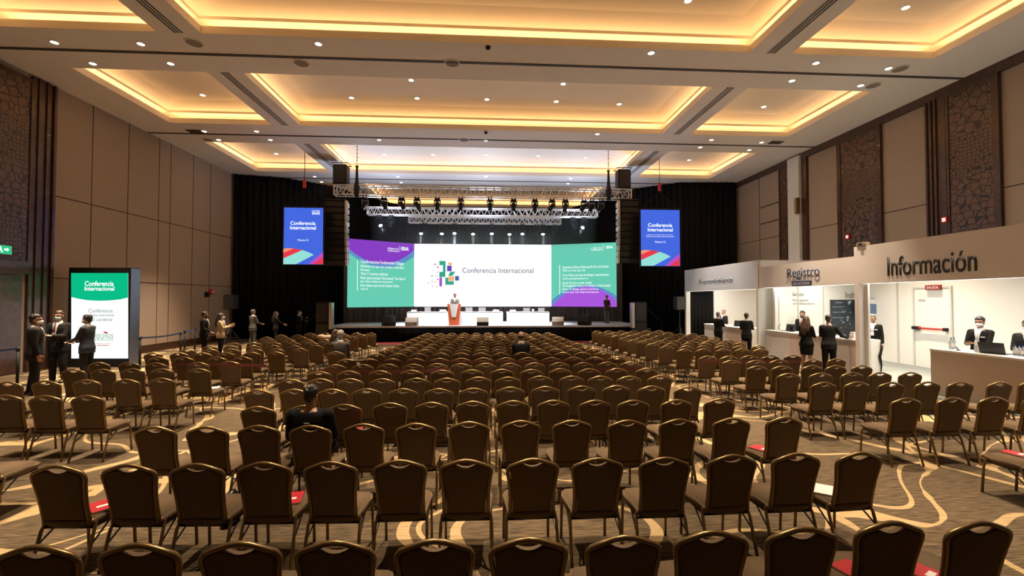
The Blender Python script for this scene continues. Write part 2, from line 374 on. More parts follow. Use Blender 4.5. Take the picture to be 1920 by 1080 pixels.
# round ceiling loudspeakers and camera domes
me_sp = disc('grille', .2, -.012, mat('speaker_grille', (.24, .20, .16), .8)); me_sr = ring_disc('rim', .2, .23, .02, M_ceil)
for i, (px, py) in enumerate([(565, 118), (848, 118), (1612, 17), (1688, 129), (1637, 160), (364, 80), (390, 262), (870, 262)]):
    p = onZ(px, py, HC); w = 'round grey speaker grille flush in ceiling, ' + ['left of the pair before the middle coffer', 'right of the pair before the middle coffer', 'inside the nearest right coffer', 'beside the far right downlight on the near beam', 'just behind the track near the right wall', 'beside the air slot at upper left', 'behind the second track at left', 'behind the second track near the middle'][i]
    t = thing('ceiling_speaker', w, 'speaker', (p.x, p.y, HC + (0.74 if i == 2 else 0)), 0, 'round ceiling speakers')
    for me in (me_sp, me_sr): o = bpy.data.objects.new(me.name.split('.')[0], me); C.objects.link(o); o.parent = t
for i, (px, py) in enumerate([(915, 85), (911, 246)]):
    p = onZ(px, py, HC); t = thing('security_camera', 'small dome security camera on the ceiling beam, ' + ['nearest the viewer', 'farther back'][i], 'security camera', p)
    bm = bmesh.new(); cyl(bm, (0, 0, 0), (0, 0, -.04), .1, 20); obj('mount', bm, M_white, t)
    bm = bmesh.new(); bmesh.ops.create_uvsphere(bm, u_segments=16, v_segments=10, radius=.075, matrix=Matrix.Translation((0, 0, -.05))); obj('dome', bm, M_black, t, True)
for i, (px, py) in enumerate([(365, 246), (1455, 267)]):
    p = onZ(px, py, HC); t = thing('ceiling_grille', 'small dark square air grille on the ceiling beam, ' + ['left side', 'right side'][i], 'air vent', p)
    box('grille', -.28, .28, -.18, .18, -.01, 0, M_slot, t); bm = bmesh.new()
    for k in range(6): bx(bm, -.28, .28, -.17 + k * .065, -.15 + k * .065, -.02, -.008)
    obj('louvre', bm, mat('louvre_brown', (.12, .09, .07), .6), t)

# ---------------------------------------------------------------- side walls
LS = [16.66, 18.27, 19.92, 20.62, 22.15, 23.5]
bm = bmesh.new()
for y in LS: bx(bm, XL, XL + .012, y - .010, y + .010, .3, HC)
for z in (5.62, 2.92): bx(bm, XL, XL + .012, 15.17, 26, z - .015, z + .015)
struct(obj('trim_6', bm, M_seam))
struct(box('baseboard_left', XL, XL + .04, 15.17, YF, 0, .32, M_wood))
struct(box('baseboard_right', XR - .04, XR, -5, YF, 0, .32, M_wood))
# left wood cladding, lattice and door
bm = bmesh.new()
for y0, y1, d in ((14.45, 15.17, .10), (14.60, 14.72, .14), (14.86, 14.98, .14), (15.08, 15.17, .16)): bx(bm, XL, XL + d, y0, y1, 0, HC - .05)
bx(bm, XL, XL + .1, 4, 14.45, 3.0, 3.3)
struct(obj('trim_7', bm, M_wood))
t = thing('lattice_screen', 'tall carved dark wood lattice screen over the door on the left wall', 'wall screen', (XL, 12.4, 3.3))
box('lattice', .0, .08, -1.6, 2.0, 0.08, 5.65, M_lattice, t)
bm = bmesh.new(); bx(bm, 0, .11, -1.7, -1.6, 0, 5.75); bx(bm, 0, .11, 2.0, 2.05, 0, 5.75); bx(bm, 0, .11, -1.6, 2.0, 0, .08); bx(bm, 0, .11, -1.6, 2.0, 5.65, 5.75); obj('screen_frame', bm, M_wood, t)
d = bpy.data.objects.new('door_1', None); C.objects.link(d); d['kind'] = 'structure'; d.location = (XL, 13.0, 0)
box('door_leaf', 0, .07, .03, 1.3, .02, 2.95, M_wood, d); box('door_leaf', 0, .07, -1.27, -.03, .02, 2.95, M_wood, d)
for y in (.16, -.16):
    bm = bmesh.new(); cyl(bm, (.14, y, .85), (.14, y, 2.45), .018); cyl(bm, (.07, y, 1.0), (.14, y, 1.0), .012); cyl(bm, (.07, y, 2.3), (.14, y, 2.3), .012); obj('door_handle', bm, M_silver, d)
# exit sign
pl = Plane((XL + .25, 12.9, 0), (0, 1, 0))
t = thing('exit_sign', 'green lit running-man exit sign above the door on left wall', 'sign', (XL + .12, 13.45, 3.66))
box('sign_box', .02, .06, -.42, .42, -.12, .14, M_white, t); box('bracket', -.02, .02, -.05, .05, -.02, .2, M_black, t)
box('sign_face', .06, .066, -.18, .40, -.11, .13, em('exit_green', (.02, .55, .22), 1.0), t)
bm = bmesh.new(); prism(bm, [(-.1, -.08), (-.02, -.08), (-.02, .1), (-.1, .1)], .003, 'x', .067); prism(bm, [(.05, -.07), (.08, -.07), (.10, 0), (.14, -.08), (.17, -.07), (.13, .03), (.12, .1), (.07, .1), (.05, .03)], .003, 'x', .067); prism(bm, [(.2, -.01), (.29, -.01), (.27, -.05), (.34, .02), (.27, .09), (.29, .05), (.2, .05)], .003, 'x', .067)
obj('pictogram', bm, em('exit_white', (.8, 1, .9), 1.2), t)
box('red_plate', .06, .064, -.42, -.20, -.11, .13, mat('sign_orange', (.5, .12, .05), .5), t)
for i, (px, py, m, nm, lb) in enumerate([(386, 552, M_black, 'wall_speaker', 'small black box fixed to the left wall beside the red alarm'), (394, 547, M_redp, 'fire_alarm', 'small red fire alarm on the left wall near the black drape')]):
    p = onX(px, py, XL); t = thing(nm, lb, 'wall device', p)
    box('housing', 0, .12, -.13, .13, -.13, .13, m, t, .02); bm = bmesh.new(); cyl(bm, (.12, 0, 0), (.15, 0, 0), .07); obj('face', bm, M_white if i else M_blackm, t)

# right wall bands
def rband(y0, y1, m, d, z0=0.0, z1=HC - .28, name='trim', kind=True): pass
bm = bmesh.new()
bx(bm, XR - .13, XR, 5, YF, HC - .28, HC)
for y0, y1 in ((19.79, 20.12), (13.66, 14.15), (11.99, 12.1), (15.9, 16.02), (17.9, 18.0), (13.5, 13.66)): bx(bm, XR - .12, XR, y0, y1, 0, HC - .28)
for y in (13.8, 13.95, 14.1): bx(bm, XR - .17, XR, y - .03, y + .03, 0, HC - .28)
struct(obj('trim_8', bm, M_wood))
bm = bmesh.new()
for y in (23.53, 21.77): bx(bm, XR - .012, XR, y - .015, y + .015, .3, HC - .28)
for y0, y1 in ((18, 19.79), (14.15, 15.9), (21.77, 25.9), (5, 11.99)): bx(bm, XR - .012, XR, y0, y1, 5.48, 5.51)
for z in (7.25, 6.35): bx(bm, XR - .02, XR, 21.95, 23.45, z - .03, z + .03)
struct(obj('trim_9', bm, M_seam))
struct(box('trim_10', XR - .25, XR, 20.12, 20.9, 0, HC - .1, M_white))
for i, (y0, y1) in enumerate(((20.9, 21.77), (16.02, 17.9), (12.1, 13.5))):
    t = thing('lattice_screen', 'tall carved dark wood lattice screen on right wall, ' + ['narrow one farthest back', 'middle one of three', 'widest and nearest one'][i], 'wall screen', (XR, (y0 + y1) / 2, 0), 0, 'lattice screens on the right wall')
    h = (y1 - y0) / 2; box('lattice', -.08, 0, -h + .08, h - .08, .1, HC - .36, M_lattice, t)
    bm = bmesh.new(); bx(bm, -.11, 0, -h, -h + .08, 0, HC - .28); bx(bm, -.11, 0, h - .08, h, 0, HC - .28); bx(bm, -.11, 0, -h + .08, h - .08, 0, .1); bx(bm, -.11, 0, -h + .08, h - .08, HC - .36, HC - .28); obj('screen_frame', bm, M_wood, t)
p = onX(1496, 386, XR - .3); t = thing('wall_sconce', 'small brass box sconce on the white column of the right wall', 'wall lamp', (XR - .25, p.y, p.z))
box('housing', -.16, 0, -.1, .1, -.38, .38, M_bronze, t, .02); box('shade', -.19, -.16, -.07, .07, -.3, .3, M_tan, t)
for i, (px, py) in enumerate([(1591, 444), (1773, 412)]):
    p = onX(px, py, XR - .1); t = thing('alarm_strobe', 'small red alarm strobe on dark wood of right wall, ' + ['farther one', 'nearer one'][i], 'alarm', p)
    box('housing', -.06, 0, -.09, .09, -.1, .1, M_redp, t, .01); box('strobe_lens', -.08, -.06, -.05, .05, -.06, .06, em('strobe', (1, .6, .5), 1.3), t)

# ---------------------------------------------------------------- drapes
def drape(name, pts, z0, z1, m, amp=.07, per=.34, label=None):
    P = [Vector((p[0], p[1], 0)) for p in pts]; bm = bmesh.new(); cols = []; s = 0; ph = 0
    for i in range(len(P) - 1):
        d = P[i + 1] - P[i]; L = d.length; n = Vector((d.y, -d.x, 0)).normalized(); k = max(2, int(L / per * 8))
        for j in range(k + (1 if i == len(P) - 2 else 0)):
            q = P[i] + d * (j / k); a = amp * (math.sin(2 * math.pi * s / per) + .35 * math.sin(2 * math.pi * s / per * .37 + 1))
            cols.append((bm.verts.new((q.x + n.x * a, q.y + n.y * a, z0)), bm.verts.new((q.x + n.x * a * .8, q.y + n.y * a * .8, z1)))); s += L / k
    for i in range(len(cols) - 1): bm.faces.new((cols[i][0], cols[i + 1][0], cols[i + 1][1], cols[i][1]))
    o = obj(name, bm, m, smooth=True); sd = o.modifiers.new('s', 'SOLIDIFY'); sd.thickness = .01
    return tag(o, label, 'curtain')
drape('drape', [(-13.95, 25.35), (-11.65, 25.9), (-9.3, 27.7), (-7.75, 30.8), (-6.3, 33.0)], .02, HC - .03, M_drape, label='tall black stage drape on the left, from the wall to behind the stage')
drape('drape', [(14.95, 25.4), (11.5, 25.6), (9.3, 27.3), (7.6, 31.0), (6.6, 33.0)], .02, HC - .03, M_drape, label='tall black stage drape on the right, from the wall to behind the stage')
drape('backdrop', [(-6.6, 33.9), (7.0, 33.9)], .02, HC - .03, M_drape, label='black backdrop curtain hanging across the back of the stage above the screen')
drape('drape', [(-8.5, 27.2), (-4.6, 28.6), (4.4, 28.6), (8.6, 27.4)], .82, 5.0, M_drapeb, .06, .3, label='brown pleated curtain under and behind the big stage screen')

# ---------------------------------------------------------------- stage
SX0, SX1, SY0, SY1, SH = -8.2, 8.5, 23.3, 30.5, .82
t = thing('stage', 'long low stage platform with pale deck and black skirt', 'stage', (0, SY0, 0))
par(box('deck', SX0, SX1, SY0, SY1, SH - .08, SH, M_deck), t)
sk = drape('skirt', [(SX0, SY1 - .1), (SX0 + .01, SY0 + .02), (SX1 - .01, SY0 + .02), (SX1, SY1 - .1)], .01, SH - .06, M_skirt, .02, .16, label='x')
del sk['label'], sk['category']; par(sk, t)
tag(box('carpet_strip', -8.5, 8.5, 22.1, 23.2, 0.002, .012, mat('red_carpet', (.32, .05, .05), .95, noise=(40, .2))), 'red carpet strip on the floor in front of the stage skirt', 'carpet')
# LED wall
YS = 27.6
A = onY(776, 575, YS); B = onY(1034, 575, YS); TZ = onY(900, 458, YS).z; BZ = A.z
t = thing('led_wall', 'three-panel LED screen wall across stage, white centre between green side panels', 'screen', ((A.x + B.x) / 2, YS, BZ))
def slab(nm, p0, p1, z0, z1, th, m):
    u = Vector((p1[0] - p0[0], p1[1] - p0[1], 0)).normalized(); n = Vector((-u.y, u.x, 0)) * th; bm = bmesh.new()
    q = [Vector((*p0, 0)), Vector((*p1, 0)), Vector((*p1, 0)) + n, Vector((*p0, 0)) + n]
    prism(bm, [(v.x, v.y) for v in q], z1 - z0, 'z', z0); return obj(nm, bm, m)
E_white = em('led_white', (.97, .985, 1.0), 1.25); E_teal = em('led_teal', srgb(105, 205, 180), 1.0); E_pur = em('led_purple', srgb(140, 65, 200), .95); E_pur2 = em('led_purple_bright', srgb(175, 90, 225), .95)
E_lb = em('led_lightblue', srgb(95, 150, 205), .95); E_tw = em('led_textwhite', (.95, 1, 1), 1.15); E_grey = em('led_textgrey', srgb(125, 130, 140), 1); E_lg = em('led_textpale', srgb(215, 218, 225), 1)
par(slab('centre_panel', (A.x, YS), (B.x, YS), BZ, TZ, .12, E_white), t)
# side panels lean forward
ul = Vector((-2.9, -2.3, 0)); 
def solve_side(pt, px, ang):
    u = Vector((math.cos(ang), math.sin(ang), 0)); n = Vector((-u.y, u.x, 0)); d = ray(px, 575); k = (Vector((pt[0], pt[1], CH)) - EYE).dot(n) / d.dot(n); return EYE + d * k
LP = solve_side((A.x, YS), 652, math.radians(33)); RP = solve_side((B.x, YS), 1156, math.radians(-21))
par(slab('left_panel', (LP.x, LP.y), (A.x - .01, YS), BZ, TZ, .12, E_teal), t); par(slab('right_panel', (B.x + .01, YS), (RP.x, RP.y), BZ, TZ, .12, E_teal), t)
bm = bmesh.new(); prism(bm, [(LP.x, LP.y + .14), (A.x, YS + .14), (B.x, YS + .14), (RP.x, RP.y + .14), (RP.x, RP.y + .3), (B.x, YS + .35), (A.x, YS + .35), (LP.x, LP.y + .3)], TZ - BZ + .1, 'z', BZ - .05)
par(obj('support_frame', bm, M_black), t)
for x in (-6, -3, 0, 3, 6):
    par(box('support_leg', x - .06, x + .06, YS + .2 + (-1.3 if abs(x) > 5 else 0), YS + .3 + (-1.3 if abs(x) > 5 else 0), SH, BZ, M_black), t)
PC = Plane((A.x, YS, BZ), (1, 0, 0)); PL_ = Plane((LP.x, LP.y, BZ), (A.x - LP.x, YS - LP.y, 0)); PR_ = Plane((B.x, YS, BZ), (RP.x - B.x, RP.y - YS, 0))
HS = TZ - BZ
wl_ = (Vector((A.x, YS)) - Vector((LP.x, LP.y))).length; wr_ = (Vector((B.x, YS)) - Vector((RP.x, RP.y))).length
def arc(pl, w, v0, vm, v1, top, n=20, wi=None):
    pts = []
    for i in range(n + 1):
        f = i / n; v = (1 - f) * v0 + f * v1 + (vm - (v0 + v1) / 2) * 4 * f * (1 - f); pts.append((f * w, v))
    return pts + ([(w, HS), (0, HS)] if top else [(w, 0), (0, 0)])
poly('screen_graphic', PL_, arc(PL_, wl_, HS * .80, HS * .60, HS * .80, True), E_lb, parent=t, off=.006)
poly('screen_graphic', PL_, arc(PL_, wl_, HS * .86, HS * .655, HS * .90, True), E_pur, parent=t, off=.012)
poly('screen_graphic', PR_, arc(PR_, wr_, HS * .10, HS * .34, HS * .17, False), E_lb, parent=t, off=.006)
poly('screen_graphic', PR_, arc(PR_, wr_, HS * .0, HS * .31, HS * .10, False), E_pur2, parent=t, off=.012)
for i, (x0, y0, x1, y1, s) in enumerate([(676, 489, 757, 497, 'Transformaciones Fundamentales Dialogos'), (676, 498, 758, 504, 'diversas y lo que nos resulta a real decir'), (676, 504, 693, 508, 'Mandato'), (677, 511, 727, 516, 'Para Y nuevos ambitos'), (676, 519, 760, 525, 'Panel: sesion tematica "Internacional", Plan Salud A'), (676, 526, 736, 531, 'San, Ultima edicion en los Jovenes'), (676, 533, 748, 538, 'Foro: Ultimo marco de los Sociales a Datos'), (676, 540, 690, 544, 'Agenda')]):
    textpx('screen_text', s, PL_, x0, y0, x1, y1, E_tw, off=.02, parent=t)
polypx('screen_line', PL_, [(669.5, 488), (670.5, 488), (670.5, 545), (669.5, 545)], E_tw, off=.02, parent=t)
textpx('screen_text', 'Gobierno de', PL_, 727, 464, 747, 468, E_tw, off=.02, parent=t); textpx('screen_text', 'Transformacion', PL_, 726, 468.5, 747, 472, E_tw, off=.02, parent=t); textpx('screen_text', '\u00b7SENA', PL_, 751, 463, 766, 470, E_tw, off=.02, parent=t, bold=.02)
polypx('screen_line', PL_, [(749, 461), (749.6, 461), (749.6, 473), (749, 473)], E_tw, off=.02, parent=t)
for i, (x0, y0, x1, y1, s) in enumerate([(1055, 498, 1141, 504, 'Experiencia Marco Gestiones El Arco de Estado'), (1055, 505, 1097, 510, 'ONU con visita: 3pm real'), (1055, 513, 1142, 519, 'Foro y Panel, una mesa de dialogos, representacion'), (1055, 520, 1103, 525, 'sobre acompanamiento su'), (1055, 528, 1109, 532, 'Panel: Servicio a toda ciudad'), (1055, 533, 1144, 539, 'Por la gestion local y el trabajo a nivel estatal'), (1055, 540, 1122, 545, 'Sesion: El dialogo sobre la red de los'), (1055, 546, 1123, 550, 'datos que los Representantes')]):
    textpx('screen_text', s, PR_, x0, y0, x1, y1, E_tw, off=.02, parent=t)
polypx('screen_line', PR_, [(1049, 497), (1050, 497), (1050, 552), (1049, 552)], E_tw, off=.02, parent=t)
textpx('screen_text', 'Gobierno de la', PR_, 1112, 463, 1128, 466, E_tw, off=.02, parent=t); textpx('screen_text', 'Transformacion', PR_, 1107, 466, 1128, 470, E_tw, off=.02, parent=t); textpx('screen_text', '\u00b7 SENA', PR_, 1134, 461, 1149, 466, E_tw, off=.02, parent=t, bold=.02)
polypx('screen_line', PR_, [(1130.6, 458), (1131.2, 458), (1131.2, 471), (1130.6, 471)], E_tw, off=.02, parent=t)
textpx('screen_text', 'Conferencia Internacional', PC, 867, 502, 1000, 512, E_grey, off=.02, parent=t, bold=.012)
textpx('screen_text', 'Sobre un Desarrollo Pleno Transformaciones', PC, 867, 515, 1000, 520, E_lg, off=.02, parent=t); textpx('screen_text', 'y una gobernanza, para el mundo', PC, 868, 522, 964, 527, E_lg, off=.02, parent=t)
textpx('screen_text', '\u00b7 EDU RED', PC, 1006, 560, 1023, 564, E_lg, off=.02, parent=t); textpx('screen_text', '+ GOB DATO', PC, 1004, 565, 1023, 569, E_lg, off=.02, parent=t)
LG = {'teal': em('logo_teal', srgb(60, 165, 140), 1), 'peach': em('logo_peach', srgb(245, 185, 130), 1), 'pur': em('logo_purple', srgb(100, 75, 185), 1), 'vio': em('logo_violet', srgb(170, 85, 200), 1), 'blue': em('logo_blue', srgb(75, 100, 170), 1), 'red': em('logo_red', srgb(190, 70, 110), 1)}
def lq(c, pts, off=.02): polypx('logo_tile', PC, [(x / 5.144 + 640, y / 5.144 + 430) for x, y in pts], LG[c], off=off, parent=t)
lq('teal', [(945, 305), (1006, 305), (1006, 410), (980, 410), (980, 346), (945, 346)]); lq('peach', [(1030, 320), (1068, 320), (1068, 346), (1030, 346)]); lq('pur', [(1020, 350), (1065, 350), (1065, 405), (1020, 405)])
lq('teal', [(945, 410), (1004, 410), (1004, 460), (945, 460)]); lq('vio', [(945, 462), (972, 462), (972, 545), (958, 556), (945, 545)]); lq('teal', [(1050, 410), (1104, 406), (1070, 450), (1030, 450)])
lq('peach', [(1030, 455), (1090, 452), (1090, 497), (1030, 497)], .026); lq('blue', [(1097, 450), (1135, 450), (1135, 495), (1097, 495)]); lq('teal', [(1003, 465), (1030, 465), (1030, 500), (1085, 500), (1085, 535), (1003, 535)])
for k, (x, y) in enumerate([(905, 338), (885, 400), (928, 412), (876, 450), (912, 452), (930, 445), (930, 482), (842, 518), (876, 505), (908, 505), (880, 548), (920, 556), (932, 365), (960, 292)]):
    r = 7 if k % 3 else 10; lq(['red', 'peach', 'vio', 'teal'][k % 4], [(x - r, y), (x, y - r), (x + r, y), (x, y + r)])

# portrait LED banners hanging left and right
def banner(x0, x1, y0, y1, Y, label, rest):
    a = onY(x0, y1, Y); b = onY(x1, y0, Y); t = thing('hanging_screen', label, 'screen', ((a.x + b.x) / 2, Y, a.z))
    par(box('casing', a.x - .04, b.x + .04, Y + .005, Y + .12, a.z - .04, b.z + .08, M_black), t)
    par(box('display', a.x, b.x, Y - .005, Y + .004, a.z, b.z, em('led_blue', srgb(70, 105, 225), 1.0)), t)
    pl = Plane((a.x, Y, a.z), (1, 0, 0)); s = (x1 - x0) / 75.0
    def P(pts): return [(x0 + (x - 375) / 250 * (x1 - x0), y0 + (y - 238) / 354 * (y1 - y0)) for x, y in pts]
    E_o = em('led_orange', srgb(250, 150, 110), 1); E_r = em('led_red', srgb(235, 60, 75), 1); E_m = em('led_mint', srgb(150, 225, 215), 1); E_p = em('led_violet', srgb(190, 80, 190), 1)
    polypx('screen_graphic', pl, P([(375, 494), (400, 491), (440, 493), (375, 522)]), E_o, off=.008, parent=t)
    polypx('screen_graphic', pl, P([(375, 520), (440, 493), (495, 502), (375, 556)]), E_r, off=.011, parent=t)
    polypx('screen_graphic', pl, P([(375, 555), (495, 503), (530, 515), (567, 533), (515, 560), (455, 592), (375, 592)]), E_m, off=.014, parent=t)
    polypx('screen_graphic', pl, P([(625, 515), (580, 550), (530, 592), (625, 592)]), E_p, off=.008, parent=t); polypx('screen_graphic', pl, P([(625, 545), (560, 592), (625, 592)]), E_r, off=.011, parent=t)
    for (q0, q1, s_) in rest:
        (xa, ya), (xb, yb) = P([q0, q1]); textpx('screen_text', s_, pl, xa, ya, xb, yb, E_tw, off=.014, parent=t, bold=.015 if q1[1] - q0[1] > 15 else 0)
    cx = (a.x + b.x) / 2
    bm = bmesh.new(); cyl(bm, (a.x + .05, Y + .06, b.z + .06), (cx, Y + .06, b.z + .9), .012, 6); cyl(bm, (b.x - .05, Y + .06, b.z + .06), (cx, Y + .06, b.z + .9), .012, 6); cyl(bm, (cx, Y + .06, b.z + .9), (cx, Y + .06, HC), .014, 6); par(obj('hanging_cable', bm, M_black), t)
    bm = bmesh.new(); bx(bm, cx - .06, cx + .06, Y, Y + .12, b.z + .95, b.z + 1.35); par(obj('chain_hoist', bm, M_redp), t)
banner(531.5, 606, 390, 495.5, 21.3, 'blue portrait LED banner hanging left of the stage', [((420, 322), (577, 345), 'Conferencia'), ((418, 351), (580, 374), 'Internacional'), ((466, 434), (532, 446), 'Mexico 21'), ((555, 252), (605, 262), 'LUXOR'), ((555, 264), (605, 280), 'SRARE')])
banner(1202, 1274, 394, 498.5, 21.3, 'blue portrait LED banner hanging right of the stage', [((420, 322), (577, 345), 'Conferencia'), ((418, 351), (580, 374), 'Internacional'), ((408, 392), (580, 399), 'y Gestion Mundial de Acciones'), ((408, 402), (590, 409), 'Gubernamentales Internacionales'), ((466, 434), (532, 446), 'Mexico 21')])

# ---------------------------------------------------------------- rigging
def truss(name, label, x0, x1, y, z, s, parent=None):
    t = thing(name, label, 'truss', ((x0 + x1) / 2, y, z)); L = (x1 - x0) / 2; h = s / 2; bm = bmesh.new()
    for a in (-h, h):
        for b in (-h, h): cyl(bm, (-L, a, b), (L, a, b), .034, 8)
    obj('chords', bm, M_silver, t); bm = bmesh.new(); n = int(2 * L / (s * .9)); st = 2 * L / n
    for i in range(n):
        for a in (-h, h):
            cyl(bm, (-L + i * st, a, -h), (-L + (i + .5) * st, a, h), .018, 6); cyl(bm, (-L + (i + .5) * st, a, h), (-L + (i + 1) * st, a, -h), .018, 6)
        cyl(bm, (-L + i * st, -h, h), (-L + (i + 1) * st, h, h), .012, 6)
    obj('bracing', bm, M_silver, t); 
    for e in (-L, L):
        bm = bmesh.new()
        for a in (-h, h): cyl(bm, (e, a, -h), (e, a, h), .035, 8); cyl(bm, (e, -h, a), (e, h, a), .035, 8)
        obj('end_frame', bm, M_silver, t)
    return t
def span(xa, xb, ya, yb, Y):
    a = onY(xa, (ya + yb) / 2, Y); b = onY(xb, (ya + yb) / 2, Y); s = onY((xa + xb) / 2, ya, Y).z - onY((xa + xb) / 2, yb, Y).z; return a.x, b.x, (a.z + b.z) / 2, s
x0, x1, z1_, s1 = span(629, 1181, 353, 370, 22.5); truss('lighting_truss', 'long silver box truss spanning the stage, uppermost and nearest', x0, x1, 22.5, z1_, s1)
x0b, x1b, z2_, s2 = span(690, 1119, 392, 405, 25.2); truss('lighting_truss', 'silver box truss behind the front one, middle height', x0b, x1b, 25.2, z2_, s2)
x0c, x1c, z3_, s3 = span(767, 1051, 408.5, 419, 26.6); truss('lighting_truss', 'short silver box truss lowest and farthest, just above the screen', x0c, x1c, 26.6, z3_, s3)
# moving heads
def moving_head():
    t = thing('moving_head_light', 'x', 'stage light', (0, 0, 0))
    bm = bmesh.new(); bx(bm, -.13, .13, -.10, .10, -.16, -.05); cyl(bm, (-.08, 0, -.05), (-.08, 0, .04), .03, 8); cyl(bm, (.08, 0, -.05), (.08, 0, .04), .03, 8); obj('base', bm, M_black, t)
    bm = bmesh.new(); bx(bm, -.17, -.13, -.06, .06, -.42, -.14); bx(bm, .13, .17, -.06, .06, -.42, -.14); bx(bm, -.17, .17, -.06, .06, -.19, -.15); obj('yoke', bm, M_blackm, t)
    hd = bmesh.new(); tube(hd, [(0, 0, .17), (0, 0, .12), (0, 0, .0), (0, 0, -.1), (0, 0, -.25)], [.06, .105, .125, .10, .115], 16); h = obj('head', hd, M_black, t, True); h.location = (0, 0, -.38)
    bm = bmesh.new(); cyl(bm, (0, 0, -.25), (0, 0, -.26), .095, 16); l = obj('lens', bm, mat('lens_glass', (.05, .06, .08), .1), h)
    return t
mh = moving_head(); first = [True]
def place_head(p, rx, ry, label, lit=None):
    if first[0]: o = mh; first[0] = False
    else: o = copy_tree(mh)
    o.location = p; o['label'] = label; o['group'] = 'stage lights on the trusses'
    for c in o.children:
        if c.name.startswith('head'):
            c.rotation_euler = (rx, ry, 0)
            if lit:
                for l in c.children:
                    l.data = l.data.copy(); l.data.materials[0] = em('stage_lens_glow', (.85, .96, 1.0), lit)
                d = Matrix.Rotation(ry, 3, 'Y') @ Matrix.Rotation(rx, 3, 'X') @ Vector((0, 0, -1)); 
                from mathutils import Euler
                d = Euler((rx, ry, 0)).to_matrix() @ Vector((0, 0, -1))
                ld = bpy.data.lights.new('stage_beam', 'SPOT'); ld.energy = 1300 * min(1.8, lit / 20); ld.spot_size = math.radians(16); ld.spot_blend = .4; ld.color = (.80, .93, 1.0); ld.shadow_soft_size = .05
                lo = bpy.data.objects.new('stage_beam', ld); C.objects.link(lo); lo.location = Vector(p) + Vector((0, 0, -.38)) + d * .32; lo.rotation_euler = Euler((rx, ry, 0))
    return o
hx = [684, 720, 753, 782, 820, 864, 919, 963, 1003, 1035, 1060, 1095, 1110, 1127]
tilt = [(.3, .5), (.2, -.35), (.2, -.5), (.1, -.5), (.1, 0), (.1, 0), (0, 0), (.1, .05), (.05, .1), (.1, .6), (.05, .15), (.1, .6), (.2, .4), (.3, .7)]
for i, x in enumerate(hx):
    p = onY(x, 371, 22.5); place_head((p.x, 22.5, z1_ - s1 / 2 - .05), *tilt[i], 'dark unlit moving head light under the front truss, %s from the left' % NUMW[i])
mid = [(711, 419, 30, .5), (733, 415, 0, -.3), (1095, 419, 30, -.5), (1075, 418, 0, .2)]
for i, (x, y, lit, ry) in enumerate(mid):
    p = onY(x, 405, 25.2); place_head((p.x, 25.2, z2_ - s2 / 2 - .05), -.5 if lit else .2, -ry, '%s moving head light under the middle truss, %s' % ('lit white' if lit else 'unlit', ['leftmost', 'second from the left', 'rightmost', 'second from the right'][i]), lit)
low = [(790, 1), (798, 0), (829, 1), (853, 2), (887, 1), (922, 1), (955, 2), (979, 1), (1006, 0), (1017, 1), (1040, 0)]
for i, (x, l) in enumerate(low):
    p = onY(x, 419, 26.6); place_head((p.x, 26.4 if i % 2 else 26.6, z3_ - s3 / 2 - .05), (-.4 if l else .4), (0 if l else .3), '%s stage light under the lowest truss, %s from the left' % ('lit white' if l else 'unlit bluish', NUMW[i]), [0, 18, 45][l])
# box speakers standing on the truss ends, chain hoists
for sgn, px, lb in ((-1, 640, 'black box speaker on the left end of the front truss'), (1, 1168, 'black box speaker on the right end of the front truss')):
    p = onY(px, 348, 22.5); t = thing('box_speaker', lb, 'speaker', (p.x, 22.5, z1_ + s1 / 2 + .03))
    box('cabinet', -.33, .33, -.3, .3, .02, 1.0, M_black, t, .03); bm = bmesh.new(); bx(bm, -.28, .28, -.315, -.30, .08, .94); obj('grille', bm, M_blackm, t)
    bm = bmesh.new(); tube(bm, [(-.4, -.3, 1.06), (.4, -.3, 1.06), (.4, .3, 1.06), (-.4, .3, 1.06)], .025, 6, closed=True); cyl(bm, (0, 0, 1.06), (0, 0, HC - (z1_ + s1 / 2 + .03)), .012, 6); obj('flying_frame', bm, M_blackm, t)
for px, lb in ((669, 'black chain hoist bag hanging at the left end of the front truss'), (1141, 'black chain hoist bag hanging at the right end of the front truss')):
    p = onY(px, 360, 22.3); t = thing('chain_hoist', lb, 'hoist', (p.x, 22.3, 7.3)); H_ = 9.7 - 7.3
    zt = HC + .74 - 7.3 - .02
    bm = bmesh.new()
    for k in range(int((zt - 1.5) / .09)): bx(bm, -.035 if k % 2 else -.012, .035 if k % 2 else .012, -.012 if k % 2 else -.035, .012 if k % 2 else .035, 1.5 + k * .09, 1.5 + k * .09 + .085)
    obj('chain', bm, M_silver, t); bm = bmesh.new(); tube(bm, [(0, 0, .0), (0, 0, .15), (0, 0, .5), (0, 0, .7), (0, 0, 1.0), (0, 0, 1.45), (0, 0, 1.55)], [.10, .13, .15, .10, .07, .05, .09], 12); obj('hoist_bag', bm, M_black, t, True)
